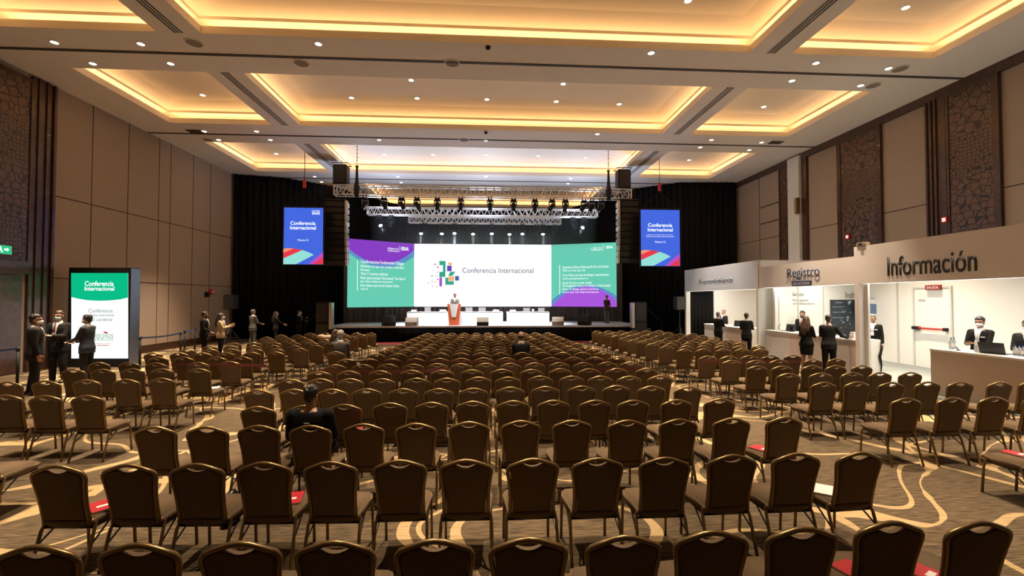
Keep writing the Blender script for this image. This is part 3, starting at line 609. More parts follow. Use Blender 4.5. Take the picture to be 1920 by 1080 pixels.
# line arrays
for sgn, px, lb in ((-1, 630, 'tall black line array speaker stack hanging left of the screen'), (1, 1178, 'tall black line array speaker stack hanging right of the screen')):
    p = onY(px, 378, 22.2); t = thing('line_array_speaker', lb, 'speaker', (p.x, 22.3, p.z)); n = 10; z = 0; y = 0; a = 0
    for k in range(n):
        a = max(0, k - 4) * .035; bm = bmesh.new(); bx(bm, -.50, .50, -.30, .30, -.30, 0); bmesh.ops.bevel(bm, geom=bm.edges[:], offset=.015, segments=1, affect='EDGES')
        o = obj('speaker_cabinet', bm, M_black, t); o.location = (0, y, z); o.rotation_euler = (a, 0, 0)
        bm = bmesh.new(); bx(bm, -.42, .42, -.31, -.30, -.26, -.04); g = obj('grille', bm, M_blackm, o)
        bm = bmesh.new(); s_ = -sgn; bx(bm, s_ * .50, s_ * .50 + s_ * .10, -.34, -.18, -.30, 0) ; bx(bm, s_ * .50, s_ * .50 + s_ * .06, .0, .2, -.26, -.04); r = obj('rigging_plate', bm, M_silver, o)
        z -= .315 * math.cos(a); y += .315 * math.sin(a) 
    bm = bmesh.new(); bx(bm, -.5, .5, -.3, .3, .03, .09); cyl(bm, (0, .1, .06), (0, .1, z1_ - p.z - s1 / 2), .015, 6); obj('flying_frame', bm, M_blackm, t)

# ---------------------------------------------------------------- things on the stage
def onstage(px, py): q = onZ(px, py, SH); return q
YT = 24.9
for (xa, xb, lb) in ((763, 943, 'long white-clothed panel table on stage behind the podium'), (950, 1030, 'shorter white-clothed panel table on the right of the stage')):
    a = onY(xa, 585, YT); b = onY(xb, 585, YT); t = thing('panel_table', lb, 'table', ((a.x + b.x) / 2, YT, SH)); L = (b.x - a.x) / 2; h = a.z - SH
    box('table_cloth', -L, L, 0, .02, .01, h, M_wcloth, t); box('table_top', -L, L, 0, .7, h - .04, h, M_wcloth, t)
    bm = bmesh.new(); 
    for x in (-L + .1, L - .1): bx(bm, x - .02, x + .02, .6, .64, 0, h - .04)
    obj('table_legs', bm, M_blackm, t)
TH = onY(850, 585, YT).z
for i, (px, w, h, kind) in enumerate([(775, .30, .12, 'c'), (801, .34, .27, 'l'), (830, .38, .13, 'c'), (879, .40, .25, 'l'), (904, .40, .25, 'l'), (930, .34, .12, 'c'), (962, .34, .11, 'c'), (988, .38, .22, 'l'), (1000, .12, .15, 'g'), (1016, .36, .22, 'l')]):
    p = onY(px, 585, YT)
    if kind == 'c':
        t = thing('name_card', 'white folded name card on the panel table, %s item from the left' % NUMW[i], 'name card', (p.x, YT + .2, TH)); bm = bmesh.new(); prism(bm, [(-.06, 0), (.06, 0), (0, h)], w, 'x', -w / 2); obj('card', bm, M_paper, t)
    elif kind == 'l':
        t = thing('laptop', 'open pale laptop seen from behind on the panel table, %s item from the left' % NUMW[i], 'laptop', (p.x, YT + .25, TH))
        box('keyboard', -w / 2, w / 2, .02, .26, 0, .02, M_silver, t); bm = bmesh.new(); prism(bm, [(0, .0), (.015, .0), (-.045, h), (-.06, h)], w, 'x', -w / 2); obj('lid', bm, mat('laptop_lid', (.5, .5, .52), .5), t)
    else:
        t = thing('cup', 'white cup on the right panel table beside a laptop', 'cup', (p.x, YT + .2, TH)); bm = bmesh.new(); cyl(bm, (0, 0, 0), (0, 0, h), .05, 14, .06); obj('cup_body', bm, M_wcloth, t, True)
# podium
p = onZ(851, 610, SH); YP = p.y; hp = onY(851, 570, YP).z - SH; wt = (onY(864, 570, YP).x - onY(839, 570, YP).x) / 2; wb = wt * .72
t = thing('podium', 'orange podium with white V-shaped front panel, on stage before the panel tables', 'podium', (p.x, YP, SH))
bm = bmesh.new(); prism(bm, [(-wb, 0), (wb, 0), (wt, hp), (-wt, hp)], .5, 'y', 0); obj('podium_body', bm, M_orange, t)
bm = bmesh.new(); prism(bm, [(-wt * .30, hp * .38), (wt * .30, hp * .38), (wt * .68, hp - .01), (-wt * .68, hp - .01)], .02, 'y', -.022); obj('front_panel', bm, M_wcloth, t)
box('base_plate', -wb - .04, wb + .04, -.05, .55, 0, .03, M_orange, t); bm = bmesh.new(); tube(bm, [(.05, .1, hp), (.05, .08, hp + .15), (.03, .0 + .16, hp + .28)], .01, 6); obj('microphone', bm, M_black, t)
# floor wedges
for i, (px, m1, m2, w, rz, lb) in enumerate([(724, M_black, M_silver, .58, .5, 'black wedge monitor with grey side at stage front, leftmost'), (769, M_tan, M_tan, .6, .0, 'tan wedge monitor at stage front left of the podium'), (905, M_tan, M_black, .62, 0, 'wedge monitor at stage front centre, tan top and black front'), (1052, M_tan, M_tan, .6, -.1, 'tan wedge monitor at stage front right of centre'), (1106, M_black, M_silver, .6, -.5, 'black wedge monitor with grey side at stage front, rightmost')]):
    p = onZ(px, 612, SH + .0); t = thing('wedge_monitor', lb, 'speaker', (p.x, max(SY0 + .45, p.y), SH), rz, 'wedge monitors along the stage front'); h = .42 + .1 * (i in (0, 4))
    bm = bmesh.new(); prism(bm, [(-.32, 0), (.28, 0), (.18, h), (-.18, h), (-.36, .2)], w, 'x', -w / 2); obj('cabinet', bm, m1 if i != 2 else M_black, t)
    bm = bmesh.new(); prism(bm, [(-.345, .2), (-.375, .2), (-.2, h + .02), (.17, h + .02), (.17, h), (-.17, h)], w, 'x', -w / 2); obj('grille', bm, m1 if i != 2 else M_tan, t)
    if m2 is M_silver:
        s_ = 1 if i == 0 else -1; bm = bmesh.new(); prism(bm, [(-.30, .03), (.25, .03), (.16, h - .03), (-.16, h - .03), (-.33, .2)], .012, 'x', s_ * w / 2 if s_ > 0 else -w / 2 - .012); obj('side_panel', bm, M_silver, t)
    bm = bmesh.new(); cyl(bm, (-.0, -.36, .1) if i == 2 else (w * .38, -.36, .1), (-.0, -.38, .1) if i == 2 else (w * .38, -.38, .1), .04, 10); obj('socket', bm, M_blackm, t)
# side subwoofer towers
for px, sg, lb in ((608, 1, 'tall black speaker tower standing left of the stage'), (1198, -1, 'tall black speaker tower standing right of the stage')):
    p = onY(px, 600, 22.85); t = thing('speaker_tower', lb, 'speaker', (p.x, 22.85, 0)); zt = onY(px, 566, 22.85).z; w = .32
    for k in range(2):
        z0 = .02 + k * zt / 2; o = box('speaker_cabinet', -w, w, -.3, .35, z0, z0 + zt / 2 - .02, M_black, t, .02); box('grille', -w + .04, w - .04, -.315, -.30, z0 + .05, z0 + zt / 2 - .08, M_blackm, o)
    box('side_plate', sg * w if sg > 0 else -w - .13, sg * w + .13 if sg > 0 else -w, -.28, .1, zt * .35, zt - .05, M_silver, t)
# speakers on tripods at the sides
for px, py, Y, lb in ((433, 566, 22.0, 'black loudspeaker on tripod stand by the left drape'), (1274, 568, 22.3, 'black loudspeaker on tripod stand beside the farthest white booth')):
    p = onY(px, py, Y); t = thing('tripod_speaker', lb, 'speaker', (p.x, Y, 0)); zc = p.z
    box('cabinet', -.26, .26, -.2, .2, zc - .36, zc + .34, M_black, t, .03); box('grille', -.22, .22, -.215, -.2, zc - .32, zc + .30, M_blackm, t)
    bm = bmesh.new(); cyl(bm, (0, 0, .12), (0, 0, zc - .36), .022); obj('pole', bm, M_blackm, t)
    for k in range(3):
        a = k * 2.09 + .4; bm = bmesh.new(); cyl(bm, (0, 0, .85), (math.cos(a) * .55, math.sin(a) * .55, .01), .015, 8); cyl(bm, (0, 0, .35), (math.cos(a) * .3, math.sin(a) * .3, .40), .01, 6); obj('leg', bm, M_blackm, t)
# stage stairs with handrail
for sx, px, lb in ((-1, 590, 'black stage steps with sloping handrail at the left end of the stage'), (1, 1220, 'black stage steps with sloping handrail at the right end of the stage')):
    p = onY(px, 610, 23.9); xb = SX0 if sx < 0 else SX1; t = thing('stage_steps', lb, 'stairs', (xb + sx * .45, 24.2, 0))
    for k in range(4): box('step', *(sorted((sx * (k * .28 - .3), sx * (k * .28 - .02)))), 0, 1.0, 0, SH - .18 * (k + 0) - .02, M_blackm, t)
    bm = bmesh.new(); tube(bm, [(-sx * .4, 0, SH + .85), (sx * .05, 0, SH + .85), (sx * .9, 0, .95), (sx * .9, 0, .02)], .022, 8); cyl(bm, (0, 0, .1), (0, 0, SH + .85), .02, 8); obj('handrail', bm, M_blackm, t)

# ---------------------------------------------------------------- information totem
Yt = 15.4; a = onY(125, 683, Yt); b = onY(245, 502, Yt)
xa = max(a.x, XL + .05); t = thing('display_totem', 'big freestanding black display totem with green and white conference poster', 'screen', ((xa + b.x) / 2, Yt, 0))
par(box('casing', xa, b.x, Yt, Yt + .42, .0, b.z, M_black), t)
par(box('side_panel', b.x, b.x + .012, Yt + .01, Yt + .41, .05, b.z - .02, mat('side_blue_metal', (.16, .20, .28), .35, .5)), t)
pl = Plane((xa, Yt, 0), (1, 0, 0)); E_tg = em('totem_green', srgb(10, 190, 135), 1); E_tt = em('totem_text', srgb(110, 115, 120), 1); E_tr = em('totem_red', srgb(190, 45, 65), 1)
polypx('display', pl, [(134, 512), (240.5, 512), (240.5, 672), (134, 672)], em('totem_white', (.92, 1, .97), 1.15), off=.004, parent=t)
polypx('screen_graphic', pl, [(134, 512), (240.5, 512), (240.5, 558), (225, 561.5), (205, 563.5), (187, 564), (165, 563), (147, 560), (134, 557)], E_tg, off=.010, parent=t)
textpx('screen_text', 'Conferencia', pl, 160, 527, 214, 536.5, E_tw, off=.016, parent=t, bold=.015); textpx('screen_text', 'Internacional', pl, 159.5, 537, 215, 545, E_tw, off=.016, parent=t, bold=.015)
textpx('screen_text', 'Conferencia', pl, 167, 579, 212, 586, E_tt, off=.016, parent=t); textpx('screen_text', 'internacional', pl, 170, 588, 214, 593, E_tt, off=.016, parent=t); textpx('screen_text', 'El cardenal', pl, 173, 596, 211, 602, E_tt, off=.016, parent=t)
textpx('screen_text', 'DERECHOS', pl, 166, 626, 213, 633.5, em('totem_g2', srgb(95, 140, 100), 1), off=.016, parent=t); textpx('screen_text', 'JURIDICOS', pl, 166, 634, 213, 640, em('totem_g2', srgb(95, 140, 100), 1), off=.016, parent=t)
polypx('screen_graphic', pl, [(194, 621), (203, 623), (202, 625.5), (197, 625)], E_tr, off=.016, parent=t); polypx('screen_line', pl, [(183, 646.8), (205, 646.8), (205, 648), (183, 648)], E_tr, off=.016, parent=t)
textpx('screen_text', 'abogados y notarios', pl, 180, 642.5, 209, 645, E_tr, off=.016, parent=t)
# stanchions
def stanchion(x, y, label):
    t = thing('stanchion', label, 'stanchion', (x, y, 0), 0, 'belt stanchions')
    bm = bmesh.new(); tube(bm, [(0, 0, 0), (0, 0, .02), (0, 0, .04)], [.18, .18, .04], 20); obj('base', bm, M_black, t, False)
    bm = bmesh.new(); cyl(bm, (0, 0, .03), (0, 0, .92), .032, 12); obj('post', bm, M_black, t, True); bm = bmesh.new(); cyl(bm, (0, 0, .92), (0, 0, 1.0), .045, 12); obj('belt_head', bm, M_blackm, t, True)
def belt(a, b, label, sag=.04):
    bm = bmesh.new(); n = 12; A_ = Vector((*a, .96)); B_ = Vector((*b, .96)); pr = None
    for i in range(n + 1):
        f = i / n; q = A_.lerp(B_, f) - Vector((0, 0, sag * 4 * f * (1 - f))); r = (bm.verts.new(q + Vector((0, 0, .025))), bm.verts.new(q - Vector((0, 0, .025))))
        if pr: bm.faces.new((pr[0], r[0], r[1], pr[1]))
        pr = r
    o = obj('barrier_belt', bm, M_blue); s = o.modifiers.new('s', 'SOLIDIFY'); s.thickness = .006; return tag(o, label, 'barrier belt')
ST = [onZ(262, 688, 0), onZ(338, 673, 0), onZ(346, 667, 0), onZ(365, 658, 0)]
ST = [(p.x, p.y) for p in ST]
for i, p in enumerate(ST): stanchion(*p, 'black belt stanchion right of the display totem, %s' % ['nearest the totem', 'front one of the close pair', 'rear one of the close pair', 'farthest from the totem'][i])
belt(ST[0], ST[1], 'long blue retractable belt right of the display totem'); belt(ST[2], ST[3], 'short blue retractable belt far right of the totem')
sl = onZ(32, 724, 0); stanchion(sl.x, sl.y, 'black belt stanchion at far left beside the man in dark suit'); belt((sl.x, sl.y), (XL + .1, sl.y - .3), 'blue retractable belt at the far left edge by the door', .06)

# ---------------------------------------------------------------- booths on the right
XB = 10.5; XW = 14.35
gc = box('grey_carpet', 10.2, XR - .05, 3.0, 16.3, .003, .012, M_gcarpet); tag(gc, 'grey carpet inside and before the information booth', 'carpet')
ZT, ZB_ = 3.72, 2.67
plB = Plane((XB, 0, 0), (0, -1, 0))
def prt(o, t): return par(o, t)
t = thing('information_booth', 'nearest white exhibition booth with big black Información lettering on its fascia', 'booth', (XB, 12.0, 0))
prt(box('fascia', XB, XB + .12, 3.0, 12.0, ZB_, ZT, M_booth), t); prt(box('column', XB, XB + .30, 11.85, 12.0, 0, ZB_, M_booth), t)
prt(box('column', XB + .14, XB + .20, 11.72, 11.85, 0, ZB_, M_boothw), t)
prt(box('booth_back_wall', XW, XW + .08, 3.0, 12.0, 0, 3.0, M_boothw), t)
prt(box('led_strip', XB + .14, XB + .22, 3.2, 11.8, ZB_ - .0, ZB_ + .06, M_led), t)
bm = bmesh.new()
for y in (10.9, 9.3, 7.7, 6.1): bx(bm, XW - .03, XW, y - .03, y + .03, 0, 3.0)
bx(bm, XW - .03, XW, 3.0, 12.0, 2.94, 3.0); bx(bm, XW - .03, XW, 3, 12.0, 0, .08)
prt(obj('wall_rails', bm, M_white), t)
prt(textpx('fascia_lettering', 'Informaci\u00f3n', plB, 1664, 473, 1832, 513, M_txt, off=.004, ext=.006, bold=.012), t)
def area(loc, rot, sx, sy, e, col=(1, .97, .89)):
    ld = bpy.data.lights.new('booth_strip_and_fill', 'AREA'); ld.shape = 'RECTANGLE'; ld.size = sx; ld.size_y = sy; ld.energy = e; ld.color = col
    lo = bpy.data.objects.new('booth_strip_and_fill', ld); C.objects.link(lo); lo.location = loc; lo.rotation_euler = rot
area((XB + .35, 7.5, 2.72), (0, math.radians(-25), 0), .15, 8.5, 60); area((12.3, 7.5, 3.0), (0, 0, 0), .1, 8.5, 95)  # first follows the LED strip, second is an added overhead fill
# registration booth
t2 = thing('registration_booth', 'middle white exhibition booth with blue Registro lettering and lower fascia', 'booth', (XB, 16.4, 0))
prt(box('fascia', XB + .02, XB + .12, 12.0, 16.45, 2.66, 3.46, M_booth), t2)
prt(textpx('fascia_lettering', 'Registro', plB, 1476, 501, 1537, 524, M_txtb, off=.002, ext=.004, bold=.012), t2)
prt(polypx('sign_plate', plB, [(1485.5, 527), (1522, 526), (1522, 535.5), (1485.5, 536.5)], M_txtb, off=.0, th=.02), t2)
textpx('sign_text', 'DE ACCESO', plB, 1489, 529.5, 1518, 533.5, M_paper, off=.024, parent=t2)
prt(box('booth_end_wall', XB + .35, XW, 16.0, 16.1, 0, 3.0, M_boothw), t2); prt(box('led_strip', XB + .14, XB + .22, 12.2, 16.3, 2.66, 2.72, M_led), t2)
prt(box('booth_back_wall', XW, XW + .08, 12.0, 16.1, 0, 3.0, M_boothw), t2)
bm = bmesh.new()
for y in (14.6,): bx(bm, XW - .03, XW, y - .03, y + .03, 0, 3.0)
for x in (11.0, 11.75, 12.75): bx(bm, x - .02, x + .02, 15.98, 16.0, 0, 3.0)
prt(obj('wall_rails', bm, mat('rail_grey', (.55, .55, .53), .5)), t2)
plE = Plane((XB, 15.99, 0), (1, 0, 0))
for s, q in (('Servicio', (1486, 548, 1507, 555)), ('Participantes', (1486, 560.5, 1515, 566)), ('de Colaboradores', (1487, 567, 1527, 571)), ('Individualu', (1585, 547, 1631, 559))):
    textpx('wall_text', s, plE, *q, mat('letter_grey', (.14, .14, .15), .5), off=.004, parent=t2)
area((XB + .35, 14.1, 2.72), (0, math.radians(-25), 0), .15, 3.6, 26); area((12.3, 14.0, 3.0), (0, 0, 0), .1, 3.4, 50)  # the overhead lamp is added to even out the white walls
# dark info board and tilted monitor on the end wall
u0, v0 = plE.hit(1557, 627); u1, v1 = plE.hit(1601, 562)
t = thing('info_board', 'dark blue poster board with small white map and text in the middle booth', 'poster', (XB + (u0 + u1) / 2, 15.95, v0))
par(box('board', XB + u0, XB + u1, 15.94, 15.985, v0, v1, mat('board_navy', (.018, .030, .045), .4, noise=(4, .4))), t)
plF = Plane((XB, 15.94, 0), (1, 0, 0)); M_bt = mat('board_text', (.35, .45, .5), .6)
textpx('board_text', 'Conoceme', plF, 1566, 565, 1580, 568.5, M_bt, off=.002, parent=t)
for k in range(3):
    textpx('board_text', 'Programa Academico', plF, 1561, 574 + k * 10, 1583, 577 + k * 10, M_bt, off=.002, parent=t)
for k in range(16):
    x = 1576 + random.random() * 22; y = 578 + random.random() * 42; r = .6 + random.random() * 1.2; polypx('board_mark', plF, [(x - r, y), (x, y - r), (x + r * 1.6, y), (x, y + r)], M_bt, off=.002, parent=t)
polypx('board_mark', plF, [(1589, 565), (1597, 564), (1592, 572)], M_bt, off=.002, parent=t)
p = onY(1638, 578, 15.5); t = thing('wall_monitor', 'white framed tilted monitor on the wall behind the masked attendant', 'monitor', (p.x, 15.5, p.z))
t.rotation_euler = (0, .08, -.25)
box('screen_frame', -.30, .36, -.03, .03, -.34, .34, M_wcloth, t, .01); box('rear_casing', -.32, .38, .03, .05, -.36, .36, M_blackm, t); box('screen_glass', -.26, .12, -.036, -.03, -.2, .16, em('grey_display', srgb(120, 135, 150), .8), t); box('wall_arm', -.05, .05, .03, .45, -.05, .05, M_blackm, t)
# third booth
t3 = thing('far_booth', 'farthest white exhibition booth with pale blue lettering and black curtained doorway', 'booth', (XB, 22.7, 0))
prt(box('fascia', XB, XB + .1, 16.55, 22.75, 2.62, ZT + .02, mat('fascia_bluish', (.66, .74, .88), .7)), t3); prt(box('fascia_return', XB, XW, 16.47, 16.55, 2.62, ZT + .02, M_booth), t3)
prt(box('column', XB, XB + .22, 16.47, 16.6, 0, 2.62, M_boothw), t3); prt(box('column', XB, XB + .22, 22.6, 22.75, 0, 2.62, M_boothw), t3)
prt(box('booth_end_wall', 12.05, XW + .5, 22.7, 22.78, 0, 3.2, M_boothw), t3); prt(box('booth_back_wall', XW + .02, XW + .08, 16.6, 22.7, 0, 3.0, M_boothw), t3)
prt(box('partition', XB + .3, XW, 16.56, 16.62, 0, 2.62, M_boothw), t3)
prt(box('led_strip', XB + .12, XB + .2, 16.8, 22.5, 2.62, 2.68, M_led), t3)
prt(textpx('fascia_lettering', 'Emprendimiento', plB, 1311, 520.5, 1374, 533, M_txtl, off=.004, ext=.004, bold=.008), t3)
cu = drape('door_curtain', [(XB + .3, 22.72), (12.0, 22.72)], 0.02, 2.75, M_drape, .03, .2, label='x'); del cu['label'], cu['category']; prt(cu, t3)
area((XB + .3, 19.5, 2.68), (0, math.radians(-25), 0), .12, 5.5, 45); area((12.3, 19.5, 3.0), (0, 0, 0), .1, 5.2, 75)  # here too the overhead lamp is added fill without a fixture
# counters
def counter(y0, y1, xf, xd, h, label, fronts):
    t = thing('reception_counter', label, 'counter', (xf, (y0 + y1) / 2, 0))
    prt(box('worktop', xf - .02, xf + xd, y0, y1, h - .04, h, M_white), t)
    for (a, b, m) in fronts: prt(box('front_panel', xf, xf + .04, a, b, .0, h - .04, m), t)
    prt(box('end_panel', xf + .04, xf + xd, y0, y0 + .04, 0, h - .04, M_boothw), t); prt(box('inner_shelf', xf + .04, xf + xd - .05, y0 + .04, y1, .5, .53, M_boothw), t)
    return t
M_cf = mat('counter_beige', (.50, .42, .36), .6)
counter(5.2, 9.88, XB, .7, 1.07, 'long beige-fronted counter of the information booth', [(5.2, 9.88, M_cf)])
counter(12.05, 16.3, XB + .15, .65, 1.07, 'long white counter of the registration booth', [(12.05, 13.8, M_cf), (13.8, 14.6, M_cf), (14.95, 16.3, mat('counter_pale', (.66, .62, .60), .6)), (14.6, 14.95, M_kiosk)])
counter(17.2, 20.8, XB + .05, .7, 1.05, 'white and tan counter of the farthest booth', [(17.2, 18.9, M_cf), (18.9, 20.8, mat('counter_bluish', (.6, .62, .66), .6))])
# door in the booth back wall
d = bpy.data.objects.new('door_2', None); C.objects.link(d); d['kind'] = 'structure'
ya = onX(1784, 600, XW).y; yb = onX(1717, 600, XW).y; zt = onX(1717, 541, XW).z; d.location = (XW, (ya + yb) / 2, 0)
h = (yb - ya) / 2; bm = bmesh.new(); bx(bm, -.06, 0, -h - .06, -h, 0, zt + .06); bx(bm, -.06, 0, h, h + .06, 0, zt + .06); bx(bm, -.06, 0, -h, h, zt, zt + .06); obj('door_frame', bm, mat('frame_grey', (.6, .6, .58), .5), d)
box('door_leaf', -.045, -.0, -h + .01, h - .01, .015, zt - .01, M_boothw, d)
zb = onX(1745, 616, XW).z; bm = bmesh.new(); cyl(bm, (-.12, -h * .75, zb), (-.12, h * .62, zb), .03, 12); obj('push_bar', bm, M_redp, d)
bm = bmesh.new(); bx(bm, -.15, -.045, -h * .92, -h * .75, zb - .05, zb + .05); bx(bm, -.15, -.045, h * .62, h * 1.02, zb - .05, zb + .05); obj('bar_bracket', bm, M_black, d)
box('door_plate', -.052, -.045, -h * .2 + .3, h * .2 + .3, zt - .42, zt - .36, mat('plate_grey', (.4, .4, .4), .5), d)
p = onX(1755, 542, XW); t = thing('exit_sign', 'small red exit sign above the white door in the information booth', 'sign', (XW, p.y, zt)); box('sign_box', -.12, -.06, -.24, .24, -.06, .1, mat('sign_red', (.25, .02, .02), .5), t); 
plS = Plane((XW - .12, p.y, zt), (0, -1, 0)); text('sign_text', 'SALIDA', plS, -.18, -.02, .18, .06, M_paper, off=.004, parent=t)
p = onX(1651, 660, 12.6)
# coiled black cable hanging at the counter end
pe = onY(1652, 665, 12.0); bm = bmesh.new(); tube(bm, [(pe.x, 12.02, 1.0), (pe.x + .05, 12.02, .85), (pe.x - .02, 12.02, .6), (pe.x + .03, 12.02, .35), (pe.x, 12.02, .1)], [.008, .03, .035, .02, .008], 8)
tag(obj('bag_strap', bm, M_black, smooth=True), 'dark dangling bag strap at the end of the registration counter', 'strap')

# ---------------------------------------------------------------- counter objects
def bottle(x, y, z, label, s=1.0, grp='water bottles on the information counter'):
    t = thing('water_bottle', label, 'bottle', (x, y, z), 0, grp); bm = bmesh.new(); tube(bm, [(0, 0, 0), (0, 0, .01), (0, 0, .16 * s), (0, 0, .20 * s), (0, 0, .22 * s)], [.028, .034, .034, .014, .013], 14); obj('bottle_body', bm, M_glass, t, True)
    bm = bmesh.new(); cyl(bm, (0, 0, .22 * s), (0, 0, .24 * s), .016, 12); obj('cap', bm, M_blue, t); bm = bmesh.new(); cyl(bm, (0, 0, .06 * s), (0, 0, .13 * s), .0355, 14); obj('bottle_label', bm, M_paper, t)
def laptop(x, y, z, rz, label, w=.36, grp=None):
    t = thing('laptop', label, 'laptop', (x, y, z), rz, grp); box('keyboard', -w / 2, w / 2, -.12, .12, 0, .018, M_blackm, t)
    bm = bmesh.new(); prism(bm, [(.12, .01), (.13, .01), (.20, .25), (.19, .25)], w, 'x', -w / 2); obj('lid', bm, M_blackm, t); bm = bmesh.new(); prism(bm, [(.118, .03), (.12, .03), (.186, .24), (.184, .24)], w - .03, 'x', -w / 2 + .015); obj('screen', bm, M_screenoff, t)
HT = 1.07
for px, lb in ((1783, 'clear water bottle near the left end of the information counter'), (1789, 'second clear bottle right beside the left bottle on the information counter')):
    p = onX(px, 640, XB + .3 + .1 * (px > 1785)); bottle(XB + .3 + .1 * (px > 1785), p.y, HT, lb, 1.15)
for px, lb in ((1903, 'bottle behind the laptop at the right of the information counter'), (1911, 'bottle at the right edge of the photo on the counter'), (1918, 'bottle cut by the right edge of the photo')):
    p = onX(px, 640, XB + .45); bottle(XB + .45, p.y, HT, lb, .9)
p = onX(1833, 650, XB + .3); t = thing('hand_sanitizer', 'white pump bottle on the information counter before the masked man', 'bottle', (XB + .3, p.y, HT))
box('bottle_body', -.04, .04, -.05, .05, 0, .17, M_wcloth, t, .012); bm = bmesh.new(); cyl(bm, (0, 0, .17), (0, 0, .22), .012, 8); bx(bm, -.015, .015, -.04, .015, .22, .235); obj('pump', bm, M_white, t)
p = onX(1866, 650, XB + .4); laptop(XB + .42, p.y, HT, -math.pi / 2 - 2.9, 'black open laptop on the information counter', .42)
p = onX(1797, 655, XB + .25); t = thing('desk_microphone', 'small dark device with cable on the information counter', 'device', (XB + .25, p.y, HT)); bm = bmesh.new(); tube(bm, [(0, 0, 0), (0, 0, .02)], .04, 12); obj('base', bm, M_black, t); bm = bmesh.new(); tube(bm, [(0, 0, .02), (0, .03, .06), (0, .06, .07)], .012, 8); obj('neck', bm, M_black, t)
for px, X_, Z_, lb, rz in ((1478, XB + .45, HT, 'black open laptop on the left end of the registration counter', 1.9), (1589, XB + .35, HT, 'laptop beside the dark-suited man on the registration counter', 1.7), (1381, XB + .35, 1.05, 'black open laptop on the farthest booth counter', 2.1)):
    p = onX(px, 620, X_); laptop(X_, p.y, Z_, rz - math.pi, lb, .38)
p = onX(1461, 615, XB + .4); t = thing('phone_stand', 'small grey desk device with thin arm on the registration counter', 'device', (XB + .4, p.y, HT)); box('base', -.06, .06, -.1, .1, 0, .03, M_silver, t); bm = bmesh.new(); tube(bm, [(0, 0, .03), (0, .05, .15), (0, -.08, .22)], .012, 8); obj('arm', bm, M_blackm, t)
p = onX(1486, 612, XB + .5); t = thing('payment_terminal', 'small black terminal on the registration counter before the bearded man', 'device', (XB + .5, p.y, HT)); box('housing', -.05, .05, -.09, .09, 0, .2, M_black, t, .02); box('display', -.056, -.05, -.06, .06, .08, .17, M_screenoff, t)
p = onX(1600, 625, XB + .4); t = thing('leaflet_box', 'small white leaflet box on the registration counter by the column', 'box', (XB + .4, p.y, HT)); box('holder', -.06, .06, -.08, .08, 0, .12, M_wcloth, t); box('leaflets', -.04, .04, -.07, .07, .12, .19, M_paper, t)
t = thing('box_on_fascia', 'small tan device resting on the top edge of the booth fascia', 'device', (XB + .06, onX(1618, 455, XB + .06).y, ZT)); box('housing', -.08, .08, -.16, .16, 0, .11, M_tan, t, .02); box('lens', -.1, -.08, -.05, .05, .03, .08, M_black, t)

